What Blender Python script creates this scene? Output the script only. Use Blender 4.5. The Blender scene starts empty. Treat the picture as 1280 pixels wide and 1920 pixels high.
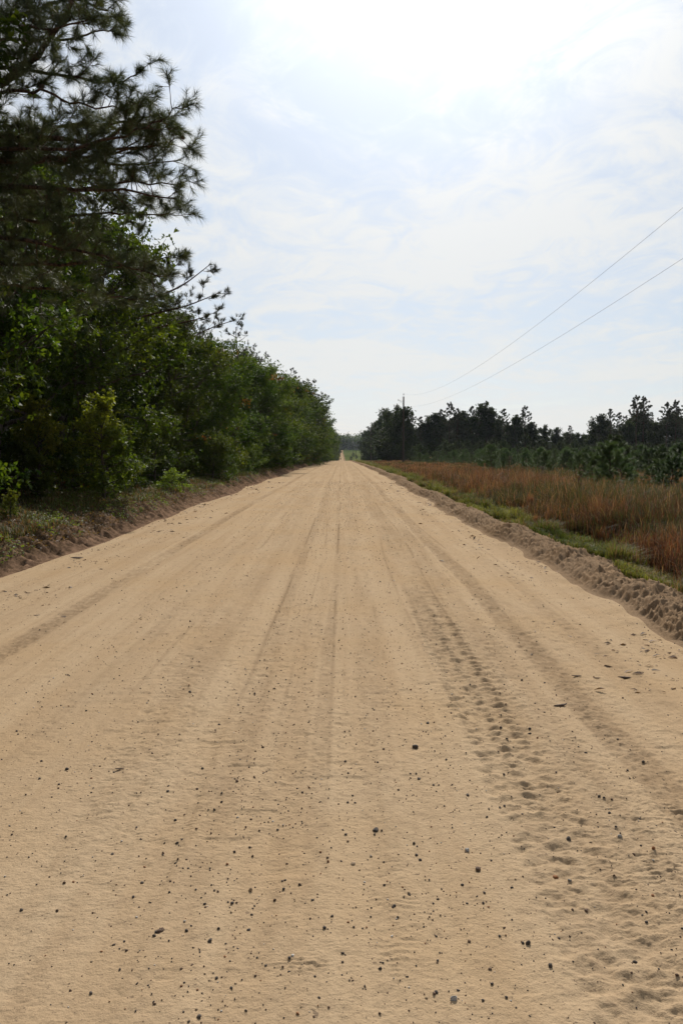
import bpy, math, random
import numpy as np
from mathutils import Vector
R = math.radians
C = bpy.context.scene.collection
SC = bpy.context.scene

# ------------------------------------------------------------------ camera
CAMH = 1.65
F = 1550.0                      # focal length in photo pixels (1280 x 1920)
PITCH = math.atan(115.0 / F)
cd = bpy.data.cameras.new('camera')
cd.sensor_fit = 'VERTICAL'; cd.sensor_height = 22.3; cd.lens = 22.3 * F / 1920.0
cd.clip_start = 0.05; cd.clip_end = 6000
cam = bpy.data.objects.new('camera', cd); C.objects.link(cam)
cam.location = (0, 0, CAMH); cam.rotation_euler = (R(90) - PITCH, 0, 0)
SC.camera = cam

# ------------------------------------------------------------------ sun, sky, exposure
SUN_EL, SUN_AZ = R(36), R(5.6)          # azimuth measured to the right of the road
sd = Vector((math.sin(SUN_AZ) * math.cos(SUN_EL), math.cos(SUN_AZ) * math.cos(SUN_EL), math.sin(SUN_EL)))
ld = bpy.data.lights.new('sun', 'SUN'); ld.energy = 3.9; ld.angle = R(0.6); ld.color = (1.0, 0.94, 0.86)
lo = bpy.data.objects.new('sun', ld); C.objects.link(lo)
lo.rotation_euler = sd.to_track_quat('Z', 'Y').to_euler()
lo.location = (20, 60, 60)
SC.view_settings.view_transform = 'Standard'; SC.view_settings.look = 'None'
SC.view_settings.exposure = 0.40; SC.view_settings.gamma = 1.0; SC.view_settings.use_curve_mapping = False
SC.render.engine = 'CYCLES'
SC.cycles.use_denoising = True
SC.cycles.denoiser = "OPENIMAGEDENOISE"; SC.cycles.denoising_input_passes = "RGB_ALBEDO_NORMAL"; SC.cycles.denoising_prefilter = "ACCURATE"
SC.cycles.use_adaptive_sampling = False
SC.cycles.max_bounces = 6; SC.cycles.diffuse_bounces = 3; SC.cycles.glossy_bounces = 2
SC.cycles.transmission_bounces = 3; SC.cycles.volume_bounces = 0; SC.cycles.transparent_max_bounces = 6
SC.cycles.caustics_reflective = False; SC.cycles.caustics_refractive = False

class NT:
    def __init__(s, tree): s.t = tree; s.n = tree.nodes; s.l = tree.links
    def node(s, typ, **kw):
        n = s.n.new(typ)
        for k, v in kw.items(): setattr(n, k, v)
        return n
    def put(s, sock, v):
        if isinstance(v, bpy.types.NodeSocket): s.l.new(v, sock)
        elif v is not None: sock.default_value = v
    def math(s, op, a, b=None, c=None, clamp=False):
        n = s.node('ShaderNodeMath', operation=op); n.use_clamp = clamp
        s.put(n.inputs[0], a); s.put(n.inputs[1], b); s.put(n.inputs[2], c)
        return n.outputs[0]
    def vmath(s, op, a, b=None, out=0):
        n = s.node('ShaderNodeVectorMath', operation=op)
        s.put(n.inputs[0], a); s.put(n.inputs[1], b)
        return n.outputs[out]
    def noise(s, vec, scale, detail=4, rough=0.5, dist=0.0, col=False):
        n = s.node('ShaderNodeTexNoise'); s.put(n.inputs['Vector'], vec)
        n.inputs['Scale'].default_value = scale; n.inputs['Detail'].default_value = detail
        n.inputs['Roughness'].default_value = rough; n.inputs['Distortion'].default_value = dist
        return n.outputs[1 if col else 0]
    def ramp(s, v, a, b):
        n = s.node('ShaderNodeMapRange'); n.interpolation_type = 'SMOOTHSTEP'
        s.put(n.inputs[0], v); n.inputs[1].default_value = a; n.inputs[2].default_value = b
        return n.outputs[0]
    def mix(s, f, a, b, blend='MIX'):
        n = s.node('ShaderNodeMix', data_type='RGBA', blend_type=blend)
        s.put(n.inputs[0], f); s.put(n.inputs[6], a); s.put(n.inputs[7], b)
        return n.outputs[2]
    def mapping(s, vec, scale=(1, 1, 1), loc=(0, 0, 0)):
        n = s.node('ShaderNodeMapping'); s.put(n.inputs[0], vec)
        n.inputs['Scale'].default_value = scale; n.inputs['Location'].default_value = loc
        return n.outputs[0]

def rgb(r, g, b): return (r, g, b, 1.0)

w = bpy.data.worlds.new('World'); SC.world = w; w.use_nodes = True
w.node_tree.nodes.clear(); T = NT(w.node_tree)
sky = T.node('ShaderNodeTexSky', sky_type='NISHITA'); sky.sun_disc = False
sky.sun_elevation = SUN_EL; sky.sun_rotation = SUN_AZ
sky.air_density = 1.0; sky.dust_density = 0.8; sky.ozone_density = 1.5
tc = T.node('ShaderNodeTexCoord').outputs['Generated']
nrm = T.vmath('NORMALIZE', tc)
sep = T.node('ShaderNodeSeparateXYZ'); T.put(sep.inputs[0], nrm)
zz = T.math('ADD', T.math('MAXIMUM', sep.outputs[2], 0.0), 0.10)
cmb = T.node('ShaderNodeCombineXYZ')
T.put(cmb.inputs[0], T.math('DIVIDE', sep.outputs[0], zz)); T.put(cmb.inputs[1], T.math('DIVIDE', sep.outputs[1], zz))
uv = cmb.outputs[0]
n1 = T.noise(T.mapping(uv, (0.9, 0.75, 1), (3.1, 7.7, 0)), 1.1, 7, 0.55, 0.6)
n2 = T.noise(T.mapping(uv, (1.3, 0.9, 1), (1.3, 0.4, 0)), 3.4, 9, 0.66, 1.4)
nn = T.math('ADD', T.math('MULTIPLY', n1, 0.58), T.math('MULTIPLY', n2, 0.42))
mask = T.ramp(nn, 0.36, 0.57)
mask = T.math('ADD', T.math('MULTIPLY', mask, 0.30), 0.62, clamp=True)
dt = T.math('MAXIMUM', T.vmath('DOT_PRODUCT', nrm, tuple(sd), 1), 0.0)
dh = T.math('POWER', T.math('MULTIPLY', T.math('ADD', T.vmath('DOT_PRODUCT', nrm, tuple(sd), 1), 1.0), 0.5), 2.0)
glow = T.math('ADD', T.math('MULTIPLY', T.math('POWER', dt, 46), 1.1), T.math('MULTIPLY', dh, 0.64))
# thin veil: brighter towards the sun (forward scattering), dim behind the camera
cl = T.node('ShaderNodeVectorMath', operation='SCALE')
T.put(cl.inputs[0], T.mix(T.ramp(nn, 0.39, 0.57), rgb(0.60, 0.678, 0.785), rgb(0.745, 0.755, 0.75)))
T.put(cl.inputs['Scale'], T.math('MULTIPLY', T.math('ADD', 0.275, glow), 1.0))
skc = T.node('ShaderNodeVectorMath', operation='SCALE'); T.put(skc.inputs[0], sky.outputs[0]); skc.inputs['Scale'].default_value = 0.062
fin = T.mix(mask, skc.outputs[0], cl.outputs[0])
bg = T.node('ShaderNodeBackground'); T.put(bg.inputs[0], fin); bg.inputs[1].default_value = 1.0
wo = T.node('ShaderNodeOutputWorld'); T.l.new(bg.outputs[0], wo.inputs[0])

# ------------------------------------------------------------------ helpers
FWD = np.array([0, math.cos(PITCH), -math.sin(PITCH)]); UP = np.array([0, math.sin(PITCH), math.cos(PITCH)])
def at(px, py, d):
    """world point on the ray through a photo pixel, at distance d along the road"""
    v = np.array([1.0, 0, 0]) * (px - 640) / F + UP * (960 - py) / F + FWD
    return v * (d / v[1]) + np.array([0, 0, CAMH])
def on_ground(px, py, z=0.0):
    v = np.array([1.0, 0, 0]) * (px - 640) / F + UP * (960 - py) / F + FWD
    return v * ((z - CAMH) / v[2]) + np.array([0, 0, CAMH])

def sstep(a, b, x):
    t = np.clip((x - a) / (b - a), 0, 1); return t * t * (3 - 2 * t)
_tab = np.random.RandomState(5).rand(512, 512).astype(np.float32)
def vn(x, y, s=0):
    x = x + s * 17.31; y = y + s * 9.77
    xi = np.floor(x).astype(np.int64); yi = np.floor(y).astype(np.int64)
    fx = (x - xi); fy = (y - yi)
    fx = fx * fx * fx * (fx * (fx * 6 - 15) + 10); fy = fy * fy * fy * (fy * (fy * 6 - 15) + 10)
    x0 = xi & 511; x1 = (xi + 1) & 511; y0 = yi & 511; y1 = (yi + 1) & 511
    a = _tab[x0, y0]; b = _tab[x1, y0]; c = _tab[x0, y1]; d = _tab[x1, y1]
    return ((a + (b - a) * fx) + ((c + (d - c) * fx) - (a + (b - a) * fx)) * fy) * 2 - 1
def fbm(x, y, o=4, s=0, g=0.5):
    r = 0; a = 1.0; f = 1.0; t = 0
    for i in range(o):
        ca, sa = math.cos(i * 1.1), math.sin(i * 1.1)
        r = r + a * vn((x * ca - y * sa) * f, (x * sa + y * ca) * f, s + i); t += a; a *= g; f *= 2.03
    return r / t

def mesh_np(name, V, tris=None, quads=None, mat=None, smooth=False, col=None):
    V = np.asarray(V, np.float32); me = bpy.data.meshes.new(name)
    parts = []; starts = []; tot = 0
    if quads is not None and len(quads):
        q = np.asarray(quads, np.int32); parts.append(q.ravel()); starts.append(tot + np.arange(len(q)) * 4); tot += len(q) * 4
    if tris is not None and len(tris):
        t = np.asarray(tris, np.int32); parts.append(t.ravel()); starts.append(tot + np.arange(len(t)) * 3); tot += len(t) * 3
    L = np.concatenate(parts); S = np.concatenate(starts).astype(np.int32)
    me.vertices.add(len(V)); me.vertices.foreach_set('co', V.ravel())
    me.loops.add(len(L)); me.loops.foreach_set('vertex_index', L)
    me.polygons.add(len(S)); me.polygons.foreach_set('loop_start', S)
    if smooth: me.polygons.foreach_set('use_smooth', np.ones(len(S), bool))
    if col is not None:
        ca = me.color_attributes.new('Col', 'FLOAT_COLOR', 'POINT')
        cc = np.ones((len(V), 4), np.float32); cc[:, :3] = col; ca.data.foreach_set('color', cc.ravel())
    me.update(calc_edges=True)
    if mat: me.materials.append(mat)
    return me
def ob(name, me, parent=None):
    o = bpy.data.objects.new(name, me); C.objects.link(o)
    if parent: o.parent = parent
    return o
def tag(o, label=None, cat=None, group=None, kind=None):
    if label: o['label'] = label
    if cat: o['category'] = cat
    if group: o['group'] = group
    if kind: o['kind'] = kind
    return o

class MB:
    """collects tubes and blobs"""
    def __init__(s): s.V = []; s.Q = []; s.T = []; s.n = 0
    def add(s, V, quads=None, tris=None):
        V = np.asarray(V, float)
        if quads is not None and len(quads): s.Q.append(np.asarray(quads) + s.n)
        if tris is not None and len(tris): s.T.append(np.asarray(tris) + s.n)
        s.V.append(V); s.n += len(V)
    def tube(s, P, rad, sides=6, cap=True):
        P = np.asarray(P, float); rad = np.broadcast_to(np.asarray(rad, float), (len(P),))
        D = np.gradient(P, axis=0); D /= np.linalg.norm(D, axis=1)[:, None] + 1e-9
        ref = np.array([0, 0, 1.0]) if abs(D[0][2]) < 0.9 else np.array([1.0, 0, 0])
        A = np.cross(D, ref); A /= np.linalg.norm(A, axis=1)[:, None] + 1e-9
        B = np.cross(D, A)
        th = np.arange(sides) * 2 * math.pi / sides
        V = P[:, None, :] + rad[:, None, None] * (np.cos(th)[None, :, None] * A[:, None, :] + np.sin(th)[None, :, None] * B[:, None, :])
        V = V.reshape(-1, 3); m = len(P)
        i = np.arange(m - 1)[:, None] * sides; j = np.arange(sides)[None, :]; j2 = (j + 1) % sides
        q = np.stack([i + j, i + j2, i + sides + j2, i + sides + j], -1).reshape(-1, 4)
        t = []
        if cap:
            V = np.vstack([V, P[0], P[-1]]); a = m * sides
            for k in range(sides):
                k2 = (k + 1) % sides
                t.append((a, k2, k)); t.append((a + 1, (m - 1) * sides + k, (m - 1) * sides + k2))
        s.add(V, q, t)
    def box(s, c, h, rz=0.0):
        c = np.array(c); h = np.array(h)
        V = np.array([[x, y, z] for x in (-1, 1) for y in (-1, 1) for z in (-1, 1)]) * h
        ca, sa = math.cos(rz), math.sin(rz); V[:, :2] = V[:, :2] @ np.array([[ca, sa], [-sa, ca]])
        s.add(V + c, [(0, 1, 3, 2), (4, 6, 7, 5), (0, 4, 5, 1), (2, 3, 7, 6), (0, 2, 6, 4), (1, 5, 7, 3)])
    def mesh(s, name, mat, smooth=True, col=None):
        return mesh_np(name, np.vstack(s.V), np.vstack(s.T) if s.T else None, np.vstack(s.Q) if s.Q else None, mat, smooth, col)

# ------------------------------------------------------------------ materials
def new_mat(name):
    m = bpy.data.materials.new(name); m.use_nodes = True; m.node_tree.nodes.clear()
    return m, NT(m.node_tree)
def finish(T, sh): o = T.node('ShaderNodeOutputMaterial'); T.l.new(sh, o.inputs[0])
def principled(T, col, rough=0.8, spec=0.3, nrmal=None):
    b = T.node('ShaderNodeBsdfPrincipled'); T.put(b.inputs['Base Color'], col); T.put(b.inputs['Roughness'], rough)
    b.inputs['Specular IOR Level'].default_value = spec
    if nrmal is not None: T.put(b.inputs['Normal'], nrmal)
    return b.outputs[0]
def bump(T, h, strength, dist, n=None):
    b = T.node('ShaderNodeBump'); T.put(b.inputs['Height'], h); b.inputs['Strength'].default_value = strength
    b.inputs['Distance'].default_value = dist
    if n is not None: T.put(b.inputs['Normal'], n)
    return b.outputs[0]
def pos(T): return T.node('ShaderNodeNewGeometry').outputs['Position']

def sand_mat(name, tint, dark, litter=0.0, shade_grit=False):
    m, T = new_mat(name); p = pos(T)
    big = T.noise(p, 0.55, 4, 0.6); streak = T.noise(T.mapping(p, (3.2, 0.12, 1)), 1.0, 5, 0.6)
    mid = T.noise(p, 9, 5, 0.65); fine = T.noise(p, 420, 2, 0.6); grit = T.noise(p, 120, 3, 0.7)
    c = T.mix(T.ramp(streak, 0.35, 0.7), rgb(*tint), rgb(tint[0] * 0.87, tint[1] * 0.84, tint[2] * 0.81))
    c = T.mix(T.math('MULTIPLY', T.ramp(big, 0.4, 0.7), 0.5), c, rgb(tint[0] * 0.92, tint[1] * 0.85, tint[2] * 0.74))
    c = T.mix(T.math('MULTIPLY', T.ramp(mid, 0.5, 0.78), 0.45), c, rgb(*dark))
    c = T.mix(T.math('MULTIPLY', T.ramp(fine, 0.52, 0.72), 0.45), c, rgb(dark[0] * 0.75, dark[1] * 0.7, dark[2] * 0.7))
    c = T.mix(T.math('MULTIPLY', T.ramp(grit, 0.54, 0.68), 0.5), c, rgb(*dark))
    sp1 = T.noise(p, 75, 2, 0.5); sp2 = T.noise(p, 34, 2, 0.5)
    c = T.mix(T.math('MULTIPLY', T.ramp(sp1, 0.66, 0.72), 0.65), c, rgb(0.10, 0.075, 0.055))
    c = T.mix(T.math('MULTIPLY', T.ramp(sp2, 0.70, 0.75), 0.6), c, rgb(0.10, 0.075, 0.055))
    if shade_grit:     # dark grit lines, plus fine tread shadow put into the track colour
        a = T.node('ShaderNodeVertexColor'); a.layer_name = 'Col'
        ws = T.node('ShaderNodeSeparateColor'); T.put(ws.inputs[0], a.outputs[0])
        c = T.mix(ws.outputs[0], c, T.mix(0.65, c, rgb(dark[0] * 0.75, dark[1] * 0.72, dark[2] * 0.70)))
    if litter: 
        l = T.noise(p, 30, 5, 0.75)
        c = T.mix(T.math('MULTIPLY', T.ramp(l, 0.5, 0.6), litter), c, rgb(0.06, 0.04, 0.025))
    h = T.math('ADD', T.math('MULTIPLY', fine, 0.25), T.math('MULTIPLY', T.noise(p, 60, 4, 0.7), 1.0))
    n = bump(T, h, 0.8, 0.009)
    finish(T, principled(T, c, 1.0, 0.0, n)); return m
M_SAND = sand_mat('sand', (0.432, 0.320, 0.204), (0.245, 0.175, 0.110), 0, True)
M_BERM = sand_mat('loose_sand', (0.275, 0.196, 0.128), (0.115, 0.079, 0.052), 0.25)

def bank_mat():
    m, T = new_mat('bank_soil'); p = pos(T)
    s = T.node('ShaderNodeSeparateXYZ'); T.put(s.inputs[0], p)
    mid = T.noise(p, 7, 6, 0.7); fine = T.noise(p, 90, 4, 0.7); l = T.noise(p, 24, 5, 0.8)
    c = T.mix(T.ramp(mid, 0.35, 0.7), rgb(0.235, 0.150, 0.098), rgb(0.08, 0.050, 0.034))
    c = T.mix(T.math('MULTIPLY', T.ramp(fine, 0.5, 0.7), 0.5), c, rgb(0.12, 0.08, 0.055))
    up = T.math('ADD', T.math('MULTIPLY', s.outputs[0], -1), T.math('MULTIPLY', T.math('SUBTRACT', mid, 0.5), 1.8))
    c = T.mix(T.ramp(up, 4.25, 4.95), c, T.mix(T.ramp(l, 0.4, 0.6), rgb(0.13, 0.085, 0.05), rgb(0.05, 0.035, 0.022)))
    n = bump(T, T.math('ADD', l, fine), 0.8, 0.012)
    finish(T, principled(T, c, 1.0, 0.0, n)); return m
M_BANK = bank_mat()

def floor_mat():
    m, T = new_mat('forest_litter'); p = pos(T)
    a = T.noise(p, 18, 6, 0.8); b = T.noise(p, 1.3, 4, 0.6)
    c = T.mix(T.ramp(a, 0.35, 0.65), rgb(0.11, 0.07, 0.042), rgb(0.04, 0.028, 0.018))
    c = T.mix(T.math('MULTIPLY', T.ramp(b, 0.45, 0.6), 0.5), c, rgb(0.045, 0.055, 0.02))
    finish(T, principled(T, c, 1.0, 0.0, bump(T, a, 0.8, 0.02))); return m
M_FLOOR = floor_mat()
def field_mat():
    m, T = new_mat('field_soil'); p = pos(T)
    s = T.node('ShaderNodeSeparateXYZ'); T.put(s.inputs[0], p)
    a = T.noise(p, 14, 6, 0.8); b = T.noise(p, 0.35, 5, 0.6); e = T.noise(p, 1.4, 3, 0.6)
    soil = T.mix(T.ramp(a, 0.35, 0.65), rgb(0.16, 0.10, 0.05), rgb(0.06, 0.04, 0.025))
    green = T.mix(T.ramp(a, 0.35, 0.65), rgb(0.10, 0.12, 0.035), rgb(0.045, 0.06, 0.02))
    x = T.math('ADD', s.outputs[0], T.math('MULTIPLY', T.math('SUBTRACT', e, 0.5), 2.5))
    c = T.mix(T.ramp(x, 4.6, 6.0), green, soil)
    c = T.mix(T.math('MULTIPLY', T.ramp(b, 0.5, 0.62), 0.6), c, green)
    far = T.ramp(s.outputs[1], 300, 420)
    meadow = T.mix(T.ramp(T.noise(p, 0.03, 5, 0.6), 0.4, 0.6), rgb(0.035, 0.058, 0.015), rgb(0.095, 0.105, 0.035))
    c = T.mix(far, c, meadow)
    finish(T, principled(T, c, 1.0, 0.0, bump(T, a, 0.8, 0.03))); return m
M_FIELD = field_mat()

def leaf_mat(name, trans=0.35, rough=0.42, spec=0.5, tcol=(1.5, 1.25, 0.5), vary=0.35):
    """two-sided leaf: gloss + diffuse + light that comes through; colour from the leaf itself"""
    m, T = new_mat(name)
    a = T.node('ShaderNodeVertexColor'); a.layer_name = 'Col'
    oi = T.node('ShaderNodeObjectInfo')
    hv = T.node('ShaderNodeHueSaturation'); T.put(hv.inputs['Color'], a.outputs[0])
    T.put(hv.inputs['Hue'], T.math('ADD', 0.5 - 0.02 * vary * 2, T.math('MULTIPLY', oi.outputs['Random'], 0.04 * vary * 2)))
    T.put(hv.inputs['Value'], T.math('ADD', 1 - vary * 0.5, T.math('MULTIPLY', oi.outputs['Random'], vary)))
    b = T.node('ShaderNodeBsdfPrincipled'); T.put(b.inputs['Base Color'], hv.outputs[0])
    b.inputs['Roughness'].default_value = rough; b.inputs['Specular IOR Level'].default_value = spec
    t = T.node('ShaderNodeBsdfTranslucent')
    T.put(t.inputs[0], T.mix(1.0, hv.outputs[0], rgb(*tcol), 'MULTIPLY'))
    mx = T.node('ShaderNodeMixShader'); mx.inputs[0].default_value = trans
    T.l.new(b.outputs[0], mx.inputs[1]); T.l.new(t.outputs[0], mx.inputs[2])
    finish(T, mx.outputs[0]); return m
M_LEAF = leaf_mat('oak_leaf', 0.40, 0.66, 0.22, (2.1, 1.9, 0.40))
M_NEEDLE = leaf_mat('pine_needle', 0.22, 0.55, 0.35, (1.3, 1.15, 0.6))
M_GRASS = leaf_mat('grass_blade', 0.35, 0.65, 0.2, (1.3, 1.1, 0.7), 0.0)

def bark_mat(name, c1, c2):
    m, T = new_mat(name); tcn = T.node('ShaderNodeTexCoord').outputs['Object']
    n = T.noise(T.mapping(tcn, (9, 9, 2)), 2.2, 5, 0.7)
    c = T.mix(T.ramp(n, 0.4, 0.62), rgb(*c1), rgb(*c2))
    finish(T, principled(T, c, 0.9, 0.15, bump(T, n, 0.8, 0.03))); return m
M_BARK = bark_mat('oak_bark', (0.10, 0.085, 0.07), (0.035, 0.028, 0.022))
M_PBARK = bark_mat('pine_bark', (0.12, 0.075, 0.05), (0.03, 0.022, 0.018))
M_POLE = bark_mat('pole_wood', (0.085, 0.065, 0.05), (0.04, 0.03, 0.024))
def plain(name, c, rough=0.6, spec=0.4, metal=0.0):
    m, T = new_mat(name); p = T.node('ShaderNodeTexCoord').outputs['Object']
    n = T.noise(p, 40, 4, 0.7)
    cc = T.mix(T.ramp(n, 0.35, 0.7), rgb(*c), rgb(c[0] * 0.6, c[1] * 0.6, c[2] * 0.6))
    finish(T, principled(T, cc, rough, spec, bump(T, n, 0.4, 0.004))); return m
M_WIRE = plain('wire_metal', (0.24, 0.24, 0.25), 0.5)
M_INS = plain('insulator_ceramic', (0.30, 0.30, 0.31), 0.3)

# ------------------------------------------------------------------ terrain
KN = np.array([(-400, 0), (30, 0), (45, -0.03), (60, -0.08), (90, -0.22), (123, -0.45), (160, -0.75), (200, -1.1), (250, -1.5), (300, -1.95),
               (330, -2.6), (380, -5), (430, -7.3), (500, -7.0), (600, -3.9), (750, -0.9), (880, 1.4), (960, 2.6), (1100, 4.6), (2000, 16), (4000, 45)], float)
_yy = np.arange(-400, 4000, 2.0); _zz = np.interp(_yy, KN[:, 0], KN[:, 1])
_k = np.hanning(17); _k /= _k.sum(); _zs = np.convolve(np.pad(_zz, 8, 'edge'), _k, 'valid')
def prof(y): return np.interp(y, _yy, _zs)
def xL(y): return -4.22 + 0.18 * vn(y * 0.23, y * 0 + 3.3, 1) + 0.10 * vn(y * 0.9, y * 0, 2) + 0.25 * sstep(60, 200, y) + 2.6 * sstep(350, 480, y) + 0.9 * sstep(600, 850, y)
def xR(y): return 2.82 + 0.17 * vn(y * 0.21, y * 0 + 1.7, 4) + 0.08 * vn(y * 1.3, y * 0, 5) - 1.0 * sstep(350, 480, y) - 1.2 * sstep(480, 850, y)
def lod(y, size): return np.clip((0.9 * size) / (0.0012 * np.maximum(y, 1.0)), 0, 1) * (1 - sstep(80, 200, y))

#          x0     width depth tread  pitch churn y0  y1
TRACKS = [(-2.78, 0.12, 0.018, 0.008, 0.050, 0.0, 0, 300), (0.92, 0.19, 0.014, 0.004, 0.06, 0.019, 0, 300),
          (1.58, 0.11, 0.016, 0.007, 0.040, 0.005, 0, 300), (0.20, 0.10, 0.003, 0.0016, 0.036, 0.002, 0, 300),
          (-1.08, 0.17, 0.004, 0.0028, 0.048, 0.002, 0, 300), (-0.10, 0.05, 0.005, 0.002, 0.05, 0.002, 6, 300),
          (-0.58, 0.08, 0.006, 0.002, 0.05, 0.002, 8, 300), (-1.75, 0.09, 0.003, 0.002, 0.05, 0.001, 0, 300),
          (2.15, 0.08, 0.003, 0.002, 0.05, 0.001, 5, 300), (1.25, 0.12, 0.004, 0.004, 0.042, 0.006, 0, 300)]
def H(x, y):
    x = np.asarray(x, float); y = np.asarray(y, float)
    flat = sstep(9, 32, x) * (1 - sstep(300, 420, y))
    z = prof(y) * (1 - 0.8 * flat)
    l, r = xL(y), xR(y)
    z = z + 0.25 * fbm(x * 0.02, y * 0.02, 3, 40) * (sstep(6, 25, np.abs(x)))
    z = z + 0.02 * fbm(x * 0.6, y * 0.4, 3, 41) * lod(y, 0.5)
    # road surface
    inr = sstep(l - 0.25, l + 0.2, x) * (1 - sstep(r - 0.2, r + 0.1, x))
    q = 0.007 * fbm(x * 4.5, y * 0.22, 4, 50) + 0.005 * fbm(x * 14, y * 0.5, 3, 51)
    for i, (x0, wd, dep, tr, pit, ch, ya, yb) in enumerate(TRACKS):
        xc = x0 + 0.05 * vn(y * 0.16, y * 0 + i * 3.1, 60 + i) + 0.02 * vn(y * 0.7, y * 0 + i, 80 + i)
        t = (x - xc) / wd
        g = np.exp(-t ** 4) * (sstep(ya - 0.1, ya + 2, y) if ya else 1)
        st = 0.65 + 0.6 * vn(y * 0.5, x * 0 + i, 90 + i)
        st = np.clip(st, 0.15, 1.3)
        q = q - dep * g * st + 0.45 * dep * np.exp(-((np.abs(t) - 1.25) / 0.3) ** 2) * st
        ph = y / pit + 0.9 * np.abs(t) + 1.5 * fbm(x * 6, y * 6, 3, 100 + i)
        br = sstep(-0.25, 0.5, vn(x / wd * 2.2, y * 7, 120 + i)) * sstep(-0.35, 0.35, vn(x * 3, y * 1.3, 130 + i))
        q = q + tr * g * np.sin(2 * math.pi * ph) * np.clip(st * 1.2, 0, 1.4) * br * lod(y, pit * 0.5)
        q = q + (0.25 * dep + 0.25 * tr) * 1.6 * g * fbm(x * 28, y * 26, 2, 210 + i) * lod(y, 0.04)
        if ch:
            wide = np.exp(-(t / 1.25) ** 4)
            wx = x + 0.035 * fbm(x * 8, y * 8, 2, 141 + i); wy = y + 0.05 * fbm(x * 7, y * 7, 2, 142 + i)
            cell = np.sin(2 * math.pi * (wy / 0.125 + 0.8 * np.abs(t))) * (0.55 + 0.45 * np.sin(2 * math.pi * wx / 0.15 + 1.5))
            q = q + ch * wide * np.clip(st, 0.5, 1.2) * (0.55 * cell + 0.9 * fbm(x * 10, y * 12, 4, 140 + i, 0.6)) * lod(y, 0.08)
    pm = sstep(-0.15, 0.35, vn(x * 0.8, y * 0.35, 160)) * 0.7 + 0.50 + 0.7 * sstep(0.5, 1.2, x) * (1 - sstep(2.0, 2.4, x))
    q = q + (0.0056 * fbm(x * 30, y * 26, 4, 161, 0.7) + 0.0028 * np.abs(vn(x * 50, y * 65, 170))) * pm * lod(y, 0.025)
    q = q - 0.005 * sstep(0.45, 0.8, vn(x * 9, y * 11, 171)) * pm * lod(y, 0.1)
    z = z + q * inr
    # ant scuffed patch near the camera
    pa = np.exp(-(((x + 0.13) / 0.10) ** 2 + ((y - 2.52) / 0.05) ** 2) ** 2)
    z = z + pa * 0.006 * vn(x * 90, y * 90, 180)
    # sand ridge on the right
    u = (x - r) / (1 + 0.28 * vn(y * 0.33, y * 0 + 2.2, 189) + 0.10 * vn(y * 1.9, y * 0, 188))
    hgt = 0.16 + 0.05 * vn(y * 0.6, y * 0, 190) + 0.035 * vn(y * 2.1, y * 0, 191)
    shp = sstep(0.0, 0.30, u) * (1 - 0.75 * sstep(0.30, 0.95, u)) * hgt / 0.9
    slip = sstep(-0.35, 0.0, u) * 0.03 * (0.5 + 0.5 * vn(y * 3, y * 0, 192)) * (1 - sstep(0.0, 0.1, u))
    cl1 = 1 - 2 * np.abs(vn(u * 4.0 + y * 3.0, y * 8.0 - u * 3.0, 193)); cl2 = 1 - 2 * np.abs(vn(u * 17, y * 19, 194)); cl3 = vn(u * 38, y * 40, 195)
    band = sstep(0.02, 0.16, u) * (1 - sstep(0.62, 0.95, u))
    z = z + shp + slip + band * (0.026 * cl1 + 0.038 * cl2 * lod(y, 0.09) + 0.014 * cl3 * lod(y, 0.05) + 0.020 * fbm(u * 9 + y * 4, y * 10, 3, 197) * lod(y, 0.1)) * lod(y, 0.2)
    # left bank
    v = (l - x)
    bh = (0.36 + 0.07 * vn(y * 0.35, y * 0, 200)) * (1 - 0.25 * sstep(90, 250, y))
    bank = sstep(0.0, 0.75, v) * bh + sstep(0.6, 2.0, v) * 0.16 + sstep(1.5, 9, v) * 0.28
    gul = np.abs(vn(y * 1.7 + v * 1.2, v * 0.5, 201)); cb = fbm(v * 7 + y * 5, y * 13, 4, 202, 0.6); cc = 1 - 2 * np.abs(vn(v * 4 + 1.5 * y, y * 5.5, 203))
    bb = sstep(0.0, 0.2, v) * (1 - sstep(1.0, 1.7, v))
    z = z + bank * (1 - sstep(320, 420, y)) + bb * (-0.13 * (1 - gul) ** 4 + 0.075 * cb * lod(y, 0.1) + 0.045 * cc * lod(y, 0.2) + 0.020 * vn(v * 26, y * 30, 204) * lod(y, 0.03))
    z = z + sstep(1.0, 2.0, v) * 0.05 * fbm(x * 1.2, y * 1.2, 3, 205)
    z = z + sstep(0.9, 1.6, u) * 0.05 * fbm(x * 1.1, y * 1.1, 3, 206) + sstep(0.8, 2.5, u) * 0.02
    return z
def gz(x, y): return float(H(np.array([x]), np.array([y]))[0])

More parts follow.
